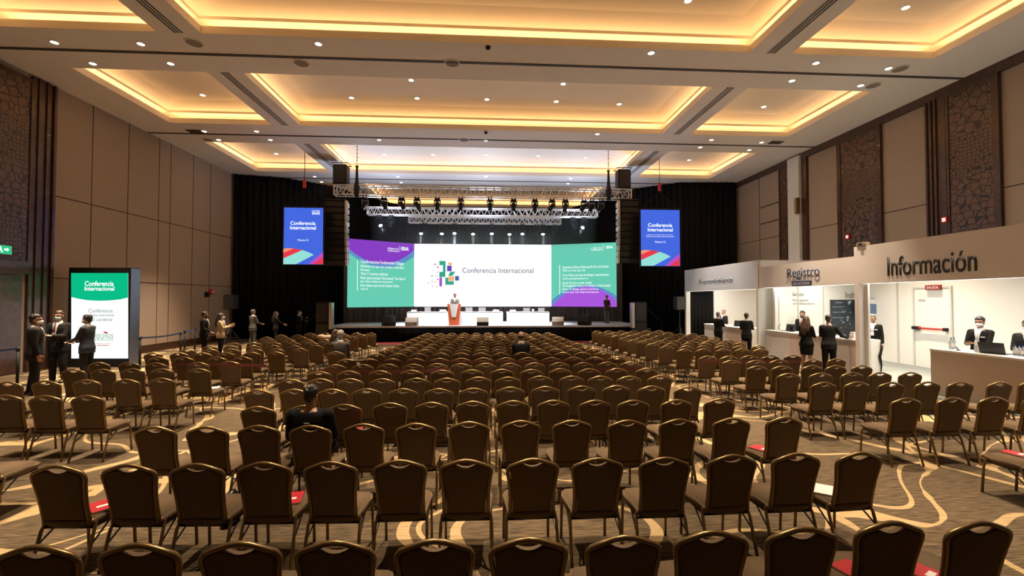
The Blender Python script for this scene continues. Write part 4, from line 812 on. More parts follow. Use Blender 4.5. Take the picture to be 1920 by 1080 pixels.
# ---------------------------------------------------------------- chairs
def chair_back_y(z): return -.20 - (z - .45) * .20
def make_chair():
    t = thing('banquet_chair', 'x', 'chair', (0, 0, 0), 0, 'brown banquet chairs set out in rows')
    # seat cushion
    bm = bmesh.new(); prof = [(-.205, -.20), (-.215, 0), (-.225, .15), (-.20, .225), (0, .245), (.20, .225), (.225, .15), (.215, 0), (.205, -.20), (0, -.215)]
    prism(bm, prof, .078, 'z', .382); bmesh.ops.bevel(bm, geom=[e for e in bm.edges if abs(e.verts[0].co.z - e.verts[1].co.z) < .01], offset=.022, segments=3, affect='EDGES')
    seat = obj('seat', bm, M_fabric, t, True)
    # padded back panel: outline with the top dipping under the hand hole
    def outline(g):     # g = inset from the frame line
        side = [(.172 - g, .448), (.172 - g, .54), (.180 - g, .65), (.190 - g, .75), (.199 - g, .81), (.196 - g, .840 - g * .6), (.172 - g, .862 - g * .9)]
        top = [(.115, .880 - g * .95), (.08, .884 - g * 1.2), (.052, .872 - g * 1.35), (.025, .864 - g * 1.4), (.0, .862 - g * 1.4)]
        r = side + top; return r + [(-x, z) for x, z in reversed(r[:-1])]
    o1 = outline(.008); bm = bmesh.new()
    layers = []
    for dy, sc in ((-.020, .955), (-.026, .90)):
        pass
    def lay(off, k):
        cz = .66; return [bm.verts.new((x * k, chair_back_y(cz + (z - cz) * k) + off, cz + (z - cz) * k)) for x, z in o1]
    Ls = [lay(.034, .93), lay(.026, 1.0), lay(-.010, 1.0), lay(-.020, .95)]
    n = len(o1)
    for a, b in zip(Ls, Ls[1:]):
        for i in range(n): bm.faces.new((a[i], a[(i + 1) % n], b[(i + 1) % n], b[i]))
    bm.faces.new(Ls[0]); bm.faces.new(Ls[-1]); back = obj('backrest', bm, M_fabric, t, False)
    # crowned tube frame
    pts = []
    fr = [(.188, .40), (.184, .48), (.183, .56), (.188, .66), (.200, .75), (.209, .80), (.207, .832), (.190, .855), (.115, .884), (.055, .904), (.0, .911)]
    fr = fr + [(-x, z) for x, z in reversed(fr[:-1])]
    bm = bmesh.new(); tube(bm, [(x, chair_back_y(z), z) for x, z in fr], .0165, 8)
    obj('back_frame', bm, M_bronze, t, True)
    for s in (-1, 1):
        bm = bmesh.new(); tube(bm, [(s * .190, -.19, .44), (s * .205, -.16, .41), (s * .215, -.19, .35), (s * .222, -.29, .005)], .0135, 8); obj('leg', bm, M_bronze, t, True)
        bm = bmesh.new(); tube(bm, [(s * .195, .16, .385), (s * .205, .19, .37), (s * .208, .205, .30), (s * .21, .225, .005)], .0135, 8); obj('leg', bm, M_bronze, t, True)
    bm = bmesh.new()
    for s in (-1, 1): cyl(bm, (s * .200, -.18, .375), (s * .200, .18, .375), .011, 6); cyl(bm, (s * .218, -.23, .24), (s * .20, .0, .39), .008, 6)
    cyl(bm, (-.2, .18, .375), (.2, .18, .375), .011, 6); cyl(bm, (-.2, -.18, .375), (.2, -.18, .375), .011, 6); obj('seat_frame', bm, M_blackm, t)
    return t
def lin(a, b, n): return [a + (b - a) * i / (n - 1) for i in range(n)] if n > 1 else [a]
CH_ = []  # (X, Y, rot, block, rowkey)
def rowpx(block, row, pts):
    for px, py in pts:
        p = onZ(px, py, .90); r = math.radians((p.x) * .8 if block == 'c' else 0)
        CH_.append([p.x, p.y, r, block, row])
def roww(block, row, xs, y, rot=0, jit=.02):
    for x in xs: CH_.append([x + random.uniform(-jit, jit), y + random.uniform(-jit, jit) * 1.5, rot + random.uniform(-.03, .03), block, row])
rowpx('c', 0, [(68, 1030), (260, 1026), (448, 1023), (629, 1021), (815, 1018), (992, 1015), (1170, 1011), (1337, 1002), (1507, 995), (1673, 984), (1840, 984)])
rowpx('c', 1, [(107, 877), (240, 875), (368, 874), (494, 871), (620, 870), (748, 867), (874, 866), (998, 864), (1120, 863), (1248, 862), (1373, 857), (1495, 854), (1612, 852)])
rowpx('c', 2, [(290, 803), (388, 803), (484, 801), (581, 801), (682, 798), (779, 797), (879, 794), (976, 792), (1073, 791), (1176, 791), (1273, 789), (1373, 787), (1472, 785)])
rowpx('c', 3, [(484, 765), (570, 763), (646, 761), (731, 758), (808, 757), (887, 755), (963, 754), (1038, 753), (1115, 753), (1187, 753), (1268, 752), (1350, 750)])
rowpx('c', 4, [(484, 733), (552, 732), (622, 732), (688, 731), (756, 731), (822, 731), (887, 730), (956, 728), (1023, 727), (1091, 726), (1156, 725), (1222, 726), (1290, 727)])
rowpx('c', 5, [(545, 713), (601, 712), (657, 712), (717, 712), (781, 711), (837, 711), (897, 709), (953, 709), (1013, 707), (1072, 707), (1126, 707), (1180, 707), (1238, 706)])
roww('c', 6, lin(-3.05, 3.1, 12), 8.36)
roww('c', 7, lin(-3.0, 3.05, 13), 9.18)
roww('c', 8, lin(-3.05, 3.0, 13), 10.02)
for i, y in enumerate((10.95, 11.7, 12.35, 13.05, 13.8, 14.6, 15.4, 16.3, 17.2)):
    n = 12 if i < 5 else 11; a = -2.62 + i * .05; b = 2.92 - i * .06
    roww('c', 9 + i, [x for x in lin(a, b, n)], y + .0)
# left block
rowpx('l', 0, [(10, 743), (84, 744), (163, 744)])
rowpx('l', 1, [(15, 718), (85, 716), (162, 714), (236, 713), (303, 711)])
rowpx('l', 2, [(137, 694), (193, 694), (247, 693), (303, 693), (372, 693)])
rowpx('l', 3, [(185, 681), (242, 681), (292, 682), (371, 681), (430, 679)])
rowpx('l', 4, [(297, 671), (345, 671), (407, 671), (455, 670.5)])
YLs = [11.45, 12.2, 13.0, 13.9, 14.9, 15.9, 16.8, 17.6]
for i, y in enumerate(YLs):
    xr = [-5.25, -4.95, -4.85, -4.68, -4.68, -4.68, -4.6, -4.45][i]; n = [6, 6, 6, 6, 5, 6, 6, 5][i]
    roww('l', 5 + i, [xr - .58 * k for k in range(n)][::-1], y, .0)
# right block
rowpx('r', 0, [(1700, 749), (1786, 748), (1865, 747), (1948, 745)])
rowpx('r', 1, [(1545, 719), (1607, 718), (1672, 719), (1740, 718), (1802, 718), (1875, 718), (1935, 717)])
rowpx('r', 2, [(1479, 702), (1540, 701), (1598, 700), (1651, 700), (1708, 700)])
rowpx('r', 3, [(1420, 688), (1467, 688), (1523, 687), (1568, 687), (1617, 687)])
rowpx('r', 4, [(1372, 677), (1417, 677), (1461, 676), (1525, 675), (1569, 674)])
rowpx('r', 5, [(1327, 669), (1367, 669), (1406, 668), (1446, 668), (1487, 667)])
YR = [(11.45, 5.25, 5), (12.2, 5.1, 6), (12.95, 5.0, 6), (13.6, 4.9, 7), (14.15, 4.8, 7), (14.95, 4.77, 7), (15.8, 4.76, 7), (16.5, 4.73, 7), (17.3, 4.65, 6), (18.15, 4.6, 6)]
for i, (y, xl, n) in enumerate(YR): roww('r', 6 + i, [xl + .53 * k for k in range(n)], y, 0)
# two half-seen chairs whose seats enter at the frame edges
CH_.append([-5.12, 4.75, 0, 'l', -1]); pr = onZ(1975, 800, .9); CH_.append([pr.x, pr.y, .0, 'r', -1])
BN = {'c': 'centre', 'l': 'left', 'r': 'right'}
for b in BN:
    rws = sorted({c[4] for c in CH_ if c[3] == b})
    for ri, r in enumerate(rws):
        for ci, c in enumerate(sorted([c for c in CH_ if c[3] == b and c[4] == r], key=lambda c: c[0])):
            c.append('brown banquet chair, %s from the left in the %s row back of the %s block' % (NUMW[ci], NUMW[ri], BN[b]))
CH_.sort(key=lambda c: c[0] ** 2 + c[1] ** 2)
proto = make_chair(); far = []
FARN = 300
for i, (x, y, r, b, row, lb) in enumerate(CH_):
    ox, oy = x - .29 * math.sin(r) * -1 * -1, y + .29 * math.cos(r)
    ox = x - .29 * math.sin(r)
    if i < FARN:
        o = proto if i == 0 else copy_tree(proto)
        o.location = (ox, oy, 0); o.rotation_euler = (0, 0, r + random.uniform(-.02, .02)); o['label'] = lb
    else: far.append((ox, oy, r))
# the remaining farthest chairs
if far:
    vs, fs, mi = [], [], []
    for ch in proto.children:
        me = ch.data
        for (x, y, r) in far:
            M = Matrix.Translation((x, y, 0)) @ Matrix.Rotation(r, 4, 'Z'); b = len(vs)
            vs += [tuple(M @ v.co) for v in me.vertices]; k = 0 if me.materials[0] == M_fabric else (1 if me.materials[0] == M_bronze else 2)
            for p in me.polygons: fs.append([b + q for q in p.vertices]); mi.append(k)
    me = bpy.data.meshes.new('banquet_chairs'); me.from_pydata(vs, [], fs); me.materials.append(M_fabric); me.materials.append(M_bronze); me.materials.append(M_blackm)
    me.polygons.foreach_set('material_index', mi); me.polygons.foreach_set('use_smooth', [True] * len(fs))
    o = bpy.data.objects.new('banquet_chairs', me); C.objects.link(o); tag(o, 'the farthest brown banquet chairs in the rows nearest the stage', 'chair', 'brown banquet chairs set out in rows', 'stuff')
print('chairs', len(CH_), 'far', len(far))

# ribbons across reserved rows
M_ribbon = mat('ribbon_red', (.13, .03, .02), .6)
def ribbon(pts, label, w=.035):
    bm = bmesh.new(); pr = None
    for p in pts:
        r = (bm.verts.new(p + Vector((0, 0, w))), bm.verts.new(p - Vector((0, 0, w))))
        if pr: bm.faces.new((pr[0], r[0], r[1], pr[1]))
        pr = r
    o = obj('reservation_ribbon', bm, M_ribbon); s = o.modifiers.new('s', 'SOLIDIFY'); s.thickness = .004; tag(o, label, 'ribbon', 'dark red ribbons strung across chair rows')
ribbon([onZ(x, 677.5, .90) for x in (660, 760, 860, 960, 1060, 1165)], 'long thin ribbon strung across the centre block chairs', .014)
ribbon([onZ(*q, .86) for q in ((598, 695), (640, 697), (740, 697), (800, 696), (842, 691))], 'dark red ribbon over chairs at the left of the centre block', .03)
ribbon([onZ(*q, .86) for q in ((1105, 694), (1150, 692), (1205, 690))], 'reddish ribbon over chairs at the right of the centre block', .03)
ribbon([onZ(*q, .86) for q in ((322, 684), (370, 683), (430, 684), (500, 686))], 'dark red ribbon across the left block chairs', .03)
ribbon([onZ(*q, .86) for q in ((1318, 678), (1400, 679), (1502, 678))], 'dark red ribbon across the right block chairs', .03)

# ---------------------------------------------------------------- booklets, bag
def booklet(px, py, z, rz, m, label, w=.17, l=.24, white=False):
    p = onZ(px, py, z); t = thing('booklet', label, 'booklet', (p.x, p.y, z), rz, 'booklets left on seats')
    box('pages', -w / 2, w / 2, -l / 2, l / 2, .001, .012, M_paper, t); box('cover', -w / 2 - .003, w / 2 + .003, -l / 2 - .003, l / 2 + .003, .012, .015, m, t)
    if not white: box('cover_mark', -w / 4, w / 4, -l / 6, 0, .015, .016, M_paper, t)
SZ = .462
booklet(192, 950, SZ, .9, M_red, 'red booklet with white pages on a seat in the second row, far left')
booklet(547, 936, SZ, .2, M_red, 'red booklet on a second row seat, left of centre'); booklet(1430, 843, SZ, .5, M_red, 'red booklet on a third row seat, right side')
booklet(1545, 920, SZ, -.6, M_paper, 'blank white booklet on a second row seat, far right', white=True); booklet(1910, 853, SZ, .3, M_red, 'red booklet on the seat at right edge of photo')
booklet(1738, 1078, SZ, .5, M_red, 'red booklet on a front row seat, second from the right'); booklet(1608, 1076, SZ, .3, M_red, 'red booklet on a front row seat, third from the right')
booklet(402, 728, SZ, .3, M_paper, 'white sheet on a seat in the left block', white=True)
p = onZ(432, 925, .30); t = thing('handbag', 'black handbag on the floor behind the third row, left', 'bag', (p.x, p.y, 0)); bm = bmesh.new(); tube(bm, [(0, 0, .0), (0, 0, .04), (0, .01, .18), (.01, .02, .28), (.02, .02, .33)], [.08, .13, .12, .08, .02], 12, ry=.6); obj('bag_body', bm, mat('bag_leather', (.012, .012, .014), .3), t, True)
bm = bmesh.new(); tube(bm, [(-.08, 0, .28), (-.06, 0, .42), (.0, 0, .47), (.07, 0, .42), (.09, 0, .28)], .008, 6); obj('bag_strap', bm, M_blackm, t, True)
# ---------------------------------------------------------------- people
def ring_loft(bm, rings, n=18):
    """rings: (cx, cy, cz, rx, ry) stacked ellipses closed with caps"""
    R = []
    for (cx, cy, cz, rx, ry) in rings: R.append([bm.verts.new((cx + rx * math.cos(2 * math.pi * k / n), cy + ry * math.sin(2 * math.pi * k / n), cz)) for k in range(n)])
    for a, b in zip(R, R[1:]):
        for k in range(n): bm.faces.new((a[k], a[(k + 1) % n], b[(k + 1) % n], b[k]))
    bm.faces.new(R[0][::-1]); bm.faces.new(R[-1])
def ball(bm, c, r, rot=None, seg=16):
    M = Matrix.Translation(c)
    if rot is not None: M = M @ rot
    M = M @ Matrix.Diagonal((*( (r, r, r) if isinstance(r, (int, float)) else r), 1)); bmesh.ops.create_uvsphere(bm, u_segments=seg, v_segments=seg * 2 // 3, radius=1, matrix=M)
def limb(bm, pts, rs, n=14):
    """tapered limb with rounded joints"""
    for a, b, ra, rb in zip(pts, pts[1:], rs, rs[1:]): tube(bm, [a, b], [ra, rb], n)
    for p, r in zip(pts, rs): ball(bm, p, r, seg=12)
def ik(S, W, l1, l2, hint):
    S, W = Vector(S), Vector(W); d = W - S; L = min(d.length, (l1 + l2) * .995); u = d.normalized(); W = S + u * L
    x = (l1 * l1 - l2 * l2 + L * L) / (2 * L); h = math.sqrt(max(0, l1 * l1 - x * x)); hv = Vector(hint); hv = (hv - u * hv.dot(u)).normalized()
    return S + u * x + hv * h, W
def hand(bm, W, d, nrm, side, curl=.5):
    """palm, four separate bent fingers of unequal length and a thumb from the side of the palm"""
    d = d.normalized(); nrm = (nrm - d * nrm.dot(d)).normalized(); l = d.cross(nrm) * side
    rot = Matrix((l, d, nrm)).transposed().to_4x4()
    ball(bm, W + d * .045, (.040, .055, .016), rot, 12)
    for k, ln in enumerate((.070, .080, .075, .058)):
        b = W + d * .085 + l * (.030 - .020 * k); a = curl * .55; pts = [b]; dd = d.copy()
        for s, f in enumerate((.45, .32, .23)):
            dd = (dd * math.cos(a) + nrm * math.sin(a)).normalized(); pts.append(pts[-1] + dd * ln * f)
            a = curl * .6; 
            nn = (nrm - dd * nrm.dot(dd)); 
        limb(bm, pts, [.0095, .009, .0085, .0075], 8)
    b = W + d * .025 + l * .036; t = (d * .6 + l * .7 + nrm * .35).normalized(); t2 = (d * .9 + l * .2 + nrm * .4).normalized(); limb(bm, [b, b + t * .035, b + t * .035 + t2 * .03], [.013, .011, .009], 8)
NPEOPLE = [0]
def person(label, X, Y, rz, Hgt=1.75, pose='stand', suit=None, trousers=None, shirt=True, tie=False, hair='short', hcol=None, skin=None, mask=None, lh=None, rh=None, hy=0.0, hp=0.0,
           female=False, skirt=False, seat_z=.47, z=0.0, shoes=True, lean=0.0, badge=False, vox=.009, bald=False, lanyard=False, group=None, wide=1.0, lhn=(0, 0, 1), rhn=(0, 0, 1), curl=.6, beard=False, glasses=False):
    suit = suit or M_suit; trousers = trousers or M_suit; hcol = hcol or M_hair; skin = skin or M_skin
    root = thing('person', label, 'person', (X, Y, z), rz, group); s = Hgt / 1.75; root.scale = (s, s, s)
    sit = pose == 'sit'; dz = (seat_z + .09 - .92) if sit else 0.0
    w = (.90 if female else 1.0) * wide
    def T(p, k=1.0):   # lean the upper body
        v = Vector(p); zz = v.z - .92; v.y += zz * lean if zz > 0 else 0; v.z += dz; return v
    # joints
    SH_ = {sd: T((sd * .168 * w, -.01, 1.402)) for sd in (-1, 1)}
    hip = {sd: Vector((sd * .09, 0, .90 + dz)) for sd in (-1, 1)}
    if sit: knee = {sd: Vector((sd * .13, .43, .50)) for sd in (-1, 1)}; ank = {sd: Vector((sd * .13, .40, .09)) for sd in (-1, 1)}
    else: knee = {sd: Vector((sd * .095, .015, .50)) for sd in (-1, 1)}; ank = {sd: Vector((sd * .10, -.02 + .03 * sd, .085)) for sd in (-1, 1)}
    tg = {-1: lh, 1: rh}; el, wr, nrms = {}, {}, {-1: Vector(lhn), 1: Vector(rhn)}
    for sd in (-1, 1):
        W = tg[sd]; rest = W is None
        if rest: W = (sd * .235, .05, .84); nrms[sd] = Vector((-sd, .2, 0))
        W = T(W) if not sit or not rest else Vector((sd * .12, .25, .58)); el[sd], wr[sd] = ik(SH_[sd], W, .285, .255, (sd * .40, -.35, -1.0) if not rest else (sd * .3, -1, 0))
    def torso(bm, e, z0, z1, flare=0.0):
        R = [(.82, .160, .105, 0), (.90, .165, .115, -.005), (1.0, .150 * w, .108, 0), (1.10, .140 * w, .100, .005), (1.22, .155 * w, .112, .008), (1.32, .168 * w, .115 + (.012 if female else 0), .005), (1.40, .165 * w, .100, 0), (1.445, .125 * w, .080, -.005), (1.475, .070, .062, -.008)]
        if female: R[0] = (.82, .170, .115, 0); R[1] = (.90, .170, .12, -.005); R[2] = (1.0, .145, .105, 0); R[3] = (1.10, .122, .092, .005)
        rr = []
        for (zz, rx, ry, cy) in R:
            if z0 - .001 <= zz <= z1 + .001: c = T((0, cy, zz)); rr.append((0, c.y, c.z, rx + e + (flare if zz < .95 else 0), ry + e + (flare if zz < .95 else 0)))
        ring_loft(bm, rr)
    hc = T((0, .015, 1.625)); RH = Matrix.Rotation(hy, 4, 'Z') @ Matrix.Rotation(hp, 4, 'X')
    def HP(p): return hc + (RH @ Vector(p))
    # ---- body: one continuous surface
    bm = bmesh.new(); torso(bm, 0, .82, 1.475)
    limb(bm, [T((0, -.01, 1.44)), T((0, .0, 1.56))], [.058, .052])
    ball(bm, hc + RH @ Vector((0, -.008, .025)), (.076, .097, .095), RH); ball(bm, hc + RH @ Vector((0, .018, -.04)), (.060, .068, .075), RH); ball(bm, HP((0, .055, -.085)), (.030, .028, .024), RH, 10)
    limb(bm, [HP((0, .088, .015)), HP((0, .106, -.022))], [.010, .014], 8); ball(bm, HP((0, .083, .035)), (.055, .014, .012), RH, 10)
    for sd in (-1, 1):
        ball(bm, HP((sd * .077, -.005, -.005)), (.010, .020, .030), RH, 8)
        limb(bm, [SH_[sd], el[sd], wr[sd]], [.052 * w, .042 * w, .027]); 
        fd = (wr[sd] - el[sd]).normalized(); hand(bm, wr[sd], fd, nrms[sd], -sd if nrms[sd].z > .3 else sd, curl)
        limb(bm, [hip[sd], knee[sd], ank[sd]], [.088, .058, .036]); ball(bm, knee[sd] * .6 + ank[sd] * .4 + Vector((0, -.006, 0)), (.044, .046, .10), None, 10)
        limb(bm, [ank[sd], ank[sd] + Vector((sd * .02, .13, -.055))], [.034, .022]); ball(bm, ank[sd] + Vector((0, -.01, -.04)), .030)
    bmesh.ops.recalc_face_normals(bm, faces=bm.faces)
    me = baked('body', bm, [('REMESH', dict(mode='VOXEL', voxel_size=min(vox, .0075))), ('SMOOTH', dict(factor=.5, iterations=2))]); body = obj('body', me, skin, root, True)
    # ---- hair
    bm = bmesh.new()
    if not bald:
        ball(bm, HP((0, -.026, .043)), (.083, .094, .088), RH); ball(bm, HP((0, .03, .088)), (.062, .055, .035), RH)
        for sd in (-1, 1): ball(bm, HP((sd * .066, -.015, .018)), (.016, .04, .045), RH, 10)
        ball(bm, HP((0, -.06, -.02)), (.062, .048, .062), RH)
        rs_ = random.Random(NPEOPLE[0])
        for _ in range(70):
            th = rs_.uniform(0, 2 * math.pi); ph = rs_.uniform(.15, 1.5); q_ = Vector((.080 * math.sin(ph) * math.cos(th), -.026 + .092 * math.sin(ph) * math.sin(th), .043 + .088 * math.cos(ph)))
            if q_.y < .045 or q_.z > .09: ball(bm, HP(q_), rs_.uniform(.010, .017), None, 8)
        if hair == 'long':
            for sd in (-1, 1): limb(bm, [HP((sd * .07, -.02, .03)), HP((sd * .085, -.03, -.08)), HP((sd * .075, -.04, -.20))], [.030, .036, .026])
            limb(bm, [HP((0, -.07, .02)), HP((.01, -.10, -.12)), HP((-.01, -.150, -.26)), HP((0, -.165, -.40))], [.078, .088, .080, .045]); limb(bm, [HP((.05, -.08, -.1)), HP((.075, -.13, -.30))], [.06, .04]); limb(bm, [HP((-.05, -.08, -.1)), HP((-.075, -.13, -.34))], [.06, .035])
    else:
        ball(bm, HP((0, -.055, -.005)), (.078, .055, .045), RH); 
        for sd in (-1, 1): ball(bm, HP((sd * .070, -.02, .0)), (.014, .045, .032), RH, 10)
    me = baked('hair', bm, [('REMESH', dict(mode='VOXEL', voxel_size=.007)), ('SMOOTH', dict(factor=.5, iterations=1))]); obj('hair', me, hcol, root, True)
    for sd in (-1, 1):
        bm = bmesh.new(); ball(bm, HP((sd * .029, .086, .018)), (.012, .008, .007), RH, 10); obj('eye', bm, M_eye, root, True)
        bm = bmesh.new(); ball(bm, HP((sd * .030, .090, .040)), (.018, .007, .0045), RH, 8); obj('eyebrow', bm, hcol, root, True)
    if mask:
        bm = bmesh.new(); ball(bm, HP((0, .040, -.045)), (.064, .070, .050), RH); limb(bm, [HP((0, .08, -.01)), HP((0, .108, -.03)), HP((0, .09, -.075))], [.02, .018, .02], 10)
        me = baked('face_mask', bm, [('REMESH', dict(mode='VOXEL', voxel_size=.006)), ('SMOOTH', dict(factor=.5, iterations=2))]); obj('face_mask', me, mask, root, True)
    else:
        bm = bmesh.new(); ball(bm, HP((0, .087, -.056)), (.024, .008, .007), RH, 10); obj('mouth', bm, M_lip, root, True)
        if beard:
            bm = bmesh.new(); ball(bm, HP((0, .036, -.070)), (.060, .060, .045), RH); obj('beard', bm, hcol, root, True)
    if glasses:
        bm = bmesh.new()
        for sd in (-1, 1): tube(bm, [HP((sd * .03 + .02 * math.cos(a), .10, .016 + .016 * math.sin(a))) for a in [k * math.pi / 5 for k in range(10)]], .0025, 5, closed=True); cyl(bm, HP((sd * .05, .098, .02)), HP((sd * .08, -.0, .02)), .002, 5)
        obj('glasses', bm, M_black, root)
    # ---- jacket / top
    bm = bmesh.new(); long_ = suit is not None
    torso(bm, .024, .82 if not sit else .90, 1.445, .012)
    if not sit and not skirt: ring_loft(bm, [(0, -.0, .76, .200, .145), (0, 0, .84, .196, .142), (0, 0, .95, .18 * (w if female else 1), .13)])
    for sd in (-1, 1):
        cuff = el[sd].lerp(wr[sd], .90); limb(bm, [SH_[sd] + Vector((0, 0, -.002)), el[sd], cuff], [.064 * w, .052 * w, .040 if not female else .034]); 
        limb(bm, [T((0, -.012, 1.425)), SH_[sd] + Vector((0, 0, .004))], [.056, .058])
    me = baked('jacket', bm, [('REMESH', dict(mode='VOXEL', voxel_size=.011)), ('SMOOTH', dict(factor=.5, iterations=3))]); obj('dress' if skirt else 'jacket', me, suit, root, True)
    # ---- shirt collar, shirt front and tie
    if shirt:
        bm = bmesh.new(); tube(bm, [T((0, -.008, 1.455)), T((0, -.006, 1.475)), T((0, .0, 1.508))], [.078, .070, .060], 18); obj('shirt_collar', bm, M_shirt, root, True)
        bm = bmesh.new(); P = [[(-.058, 1.47), (.058, 1.47)], [(-.046, 1.38), (.046, 1.38)], [(-.030, 1.28), (.030, 1.28)], [(-.008, 1.16), (.008, 1.16)]]; fy = {1.47: .100, 1.38: .143, 1.28: .162, 1.16: .156}; va = []
        for a, b in P: va.append([bm.verts.new(T((x, y_ + fy[zz], zz))) for x, zz in (a, b) for y_ in (0, -.03)])
        for a, b in zip(va, va[1:]):
            bm.faces.new((a[0], a[2], b[2], b[0])); bm.faces.new((a[1], b[1], b[3], a[3])); bm.faces.new((a[0], b[0], b[1], a[1])); bm.faces.new((a[2], a[3], b[3], b[2]))
        bm.faces.new((va[0][0], va[0][1], va[0][3], va[0][2])); bm.faces.new((va[-1][0], va[-1][2], va[-1][3], va[-1][1])); obj('shirt_front', bm, M_shirt, root, True)
    if tie:
        bm = bmesh.new(); a = [T((0, .108, 1.455)), T((0, .146, 1.38)), T((0, .165, 1.28)), T((0, .160, 1.18))]; tube(bm, a, [.018, .016, .024, .010], 8, ry=.3); obj('tie', bm, M_tie, root, True)
    if lanyard:
        bm = bmesh.new(); tube(bm, [T((-.055, -.05, 1.49)), T((-.065, .09, 1.44)), T((-.02, .165, 1.22))], .005, 6); tube(bm, [T((.055, -.05, 1.49)), T((.065, .09, 1.44)), T((.02, .165, 1.22))], .005, 6); c = T((0, .165, 1.17)); bx(bm, -.04, .04, c.y, c.y + .006, c.z - .05, c.z + .05); obj('lanyard_badge', bm, M_shirt, root)
    if badge:
        bm = bmesh.new(); c = T((-.09, .135, 1.30)); bx(bm, c.x - .035, c.x + .035, c.y, c.y + .008, c.z - .012, c.z + .012); obj('name_badge', bm, M_shirt, root)
    # ---- trousers or skirt
    if skirt:
        bm = bmesh.new(); ring_loft(bm, [(0, 0, .56, .165, .13), (0, 0, .70, .185, .14), (0, 0, .86, .19, .14), (0, 0, 1.0, .165, .125)])
        me = baked('skirt', bm, [('REMESH', dict(mode='VOXEL', voxel_size=.012)), ('SMOOTH', dict(factor=.5, iterations=2))]); obj('skirt', me, suit, root, True)
    else:
        bm = bmesh.new(); ring_loft(bm, [(0, 0, .80 + dz, .165, .118), (0, 0, .9 + dz, .178, .128), (0, .0, 1.0 + dz, .165, .122)])
        for sd in (-1, 1): limb(bm, [hip[sd], knee[sd], ank[sd] + Vector((0, 0, .0))], [.100, .078, .062])
        if sit: ball(bm, (0, .0, .90 + dz - .02), (.185, .15, .10))
        me = baked('trousers', bm, [('REMESH', dict(mode='VOXEL', voxel_size=.012)), ('SMOOTH', dict(factor=.5, iterations=2))]); obj('trousers', me, trousers, root, True)
    for sd in (-1, 1):
        bm = bmesh.new(); a = ank[sd]; ring_loft(bm, [(a.x, a.y + .05, 0.0, .046, .14), (a.x, a.y + .05, .02, .050, .145), (a.x, a.y + .03, .055, .044, .115), (a.x, a.y - .01, .10, .040, .055)], 16)
        obj('shoe', bm, M_shoe, root, True)
    NPEOPLE[0] += 1
    return root
def held(nm, label, root, loc, size, m, rot=(0, 0, 0)):
    M = root.matrix_basis; p = M @ Vector(loc); t = thing(nm, label, 'phone' if nm == 'smartphone' else nm.replace('_', ' '), p, root.rotation_euler.z)
    t.rotation_euler = (rot[0], rot[1], root.rotation_euler.z + rot[2]); o = box('body', -size[0] / 2, size[0] / 2, -size[1] / 2, size[1] / 2, -size[2] / 2, size[2] / 2, m, t, min(size) * .3)
    box('display', -size[0] / 2 * .85, size[0] / 2 * .85, -size[1] / 2 * .9, size[1] / 2 * .9, size[2] / 2, size[2] / 2 + .0015, M_screenoff, t); return t
PI = math.pi
# rz: 0 faces the stage (away from the viewer), PI faces the viewer, -PI/2 faces right, PI/2 faces left
# -- group by the totem
p = onZ(54, 742, 0); person('man in dark suit seen from behind at far left, facing the masked pair', p.x, p.y + .1, -.75, 1.88, hy=-.35, mask=M_maskw, hcol=M_hair, suit=M_suit)
p = onZ(108, 717, 0); a = person('masked man in dark suit and tie looking at his phone, left of the totem', p.x, p.y, PI + .22, 1.92, mask=M_mask, tie=True, hcol=M_hairb, lh=(-.02, .30, 1.16), rh=(.10, .30, 1.16), hp=-.1, skin=M_skin2, lanyard=True, suit=M_suit)
bpy.context.view_layer.update(); held('smartphone', 'dark smartphone held by the masked man left of the totem', a, (.04, .40, 1.18), (.075, .15, .01), M_black)
p = onZ(168, 716, 0); person('man in dark suit in profile in front of the lit totem screen', p.x, p.y - .1, PI / 2 + .1, 1.82, mask=M_mask, lh=(-.08, .34, 1.06), rh=(.10, .32, 1.04), suit=mat('suit_navy', (.010, .013, .022), .8))
# -- by the left drape
p = onZ(382, 672, 0); a = person('man in black suit watching, next to woman in tan blazer', p.x, p.y, -1.15, 1.76, hy=-.2, rh=(.22, .22, 1.0), suit=M_suitb, trousers=M_suitb, beard=True)
p = onZ(413, 669, 0); a = person('woman in tan blazer with long dark hair and raised hands', p.x, p.y, -1.25, 1.68, female=True, hair='long', suit=M_blazer, trousers=M_suitb, mask=M_maskw, lh=(-.06, .36, 1.28), rh=(.10, .36, 1.22), curl=.2, lhn=(1, .3, .3), rhn=(-1, .3, .3))
p = onZ(486, 648, 0); person('man in grey jacket seen from behind by the black drape', p.x, p.y - .6, -.5, 1.74, suit=M_suitg, trousers=M_suitg, hcol=M_hairg, rh=(.16, .32, 1.06), lh=(-.02, .32, 1.08))
person('woman in black beside man in grey jacket, hands held forward', p.x + .72, p.y + .1, -1.2, 1.62, female=True, suit=M_suitb, trousers=M_suitb, hair='long', skin=M_skin2, rh=(.05, .40, 1.06), lh=(-.10, .38, 1.10), shirt=False, curl=.3)
p = onZ(560, 643, 0); person('person in black standing alone by the stage steps, hands raised', p.x, p.y, -1.3, 1.66, female=True, suit=M_suitb, trousers=M_suitb, skin=M_skin2, rh=(.05, .34, 1.30), lh=(-.10, .30, 1.15), mask=M_maskw, curl=.4)
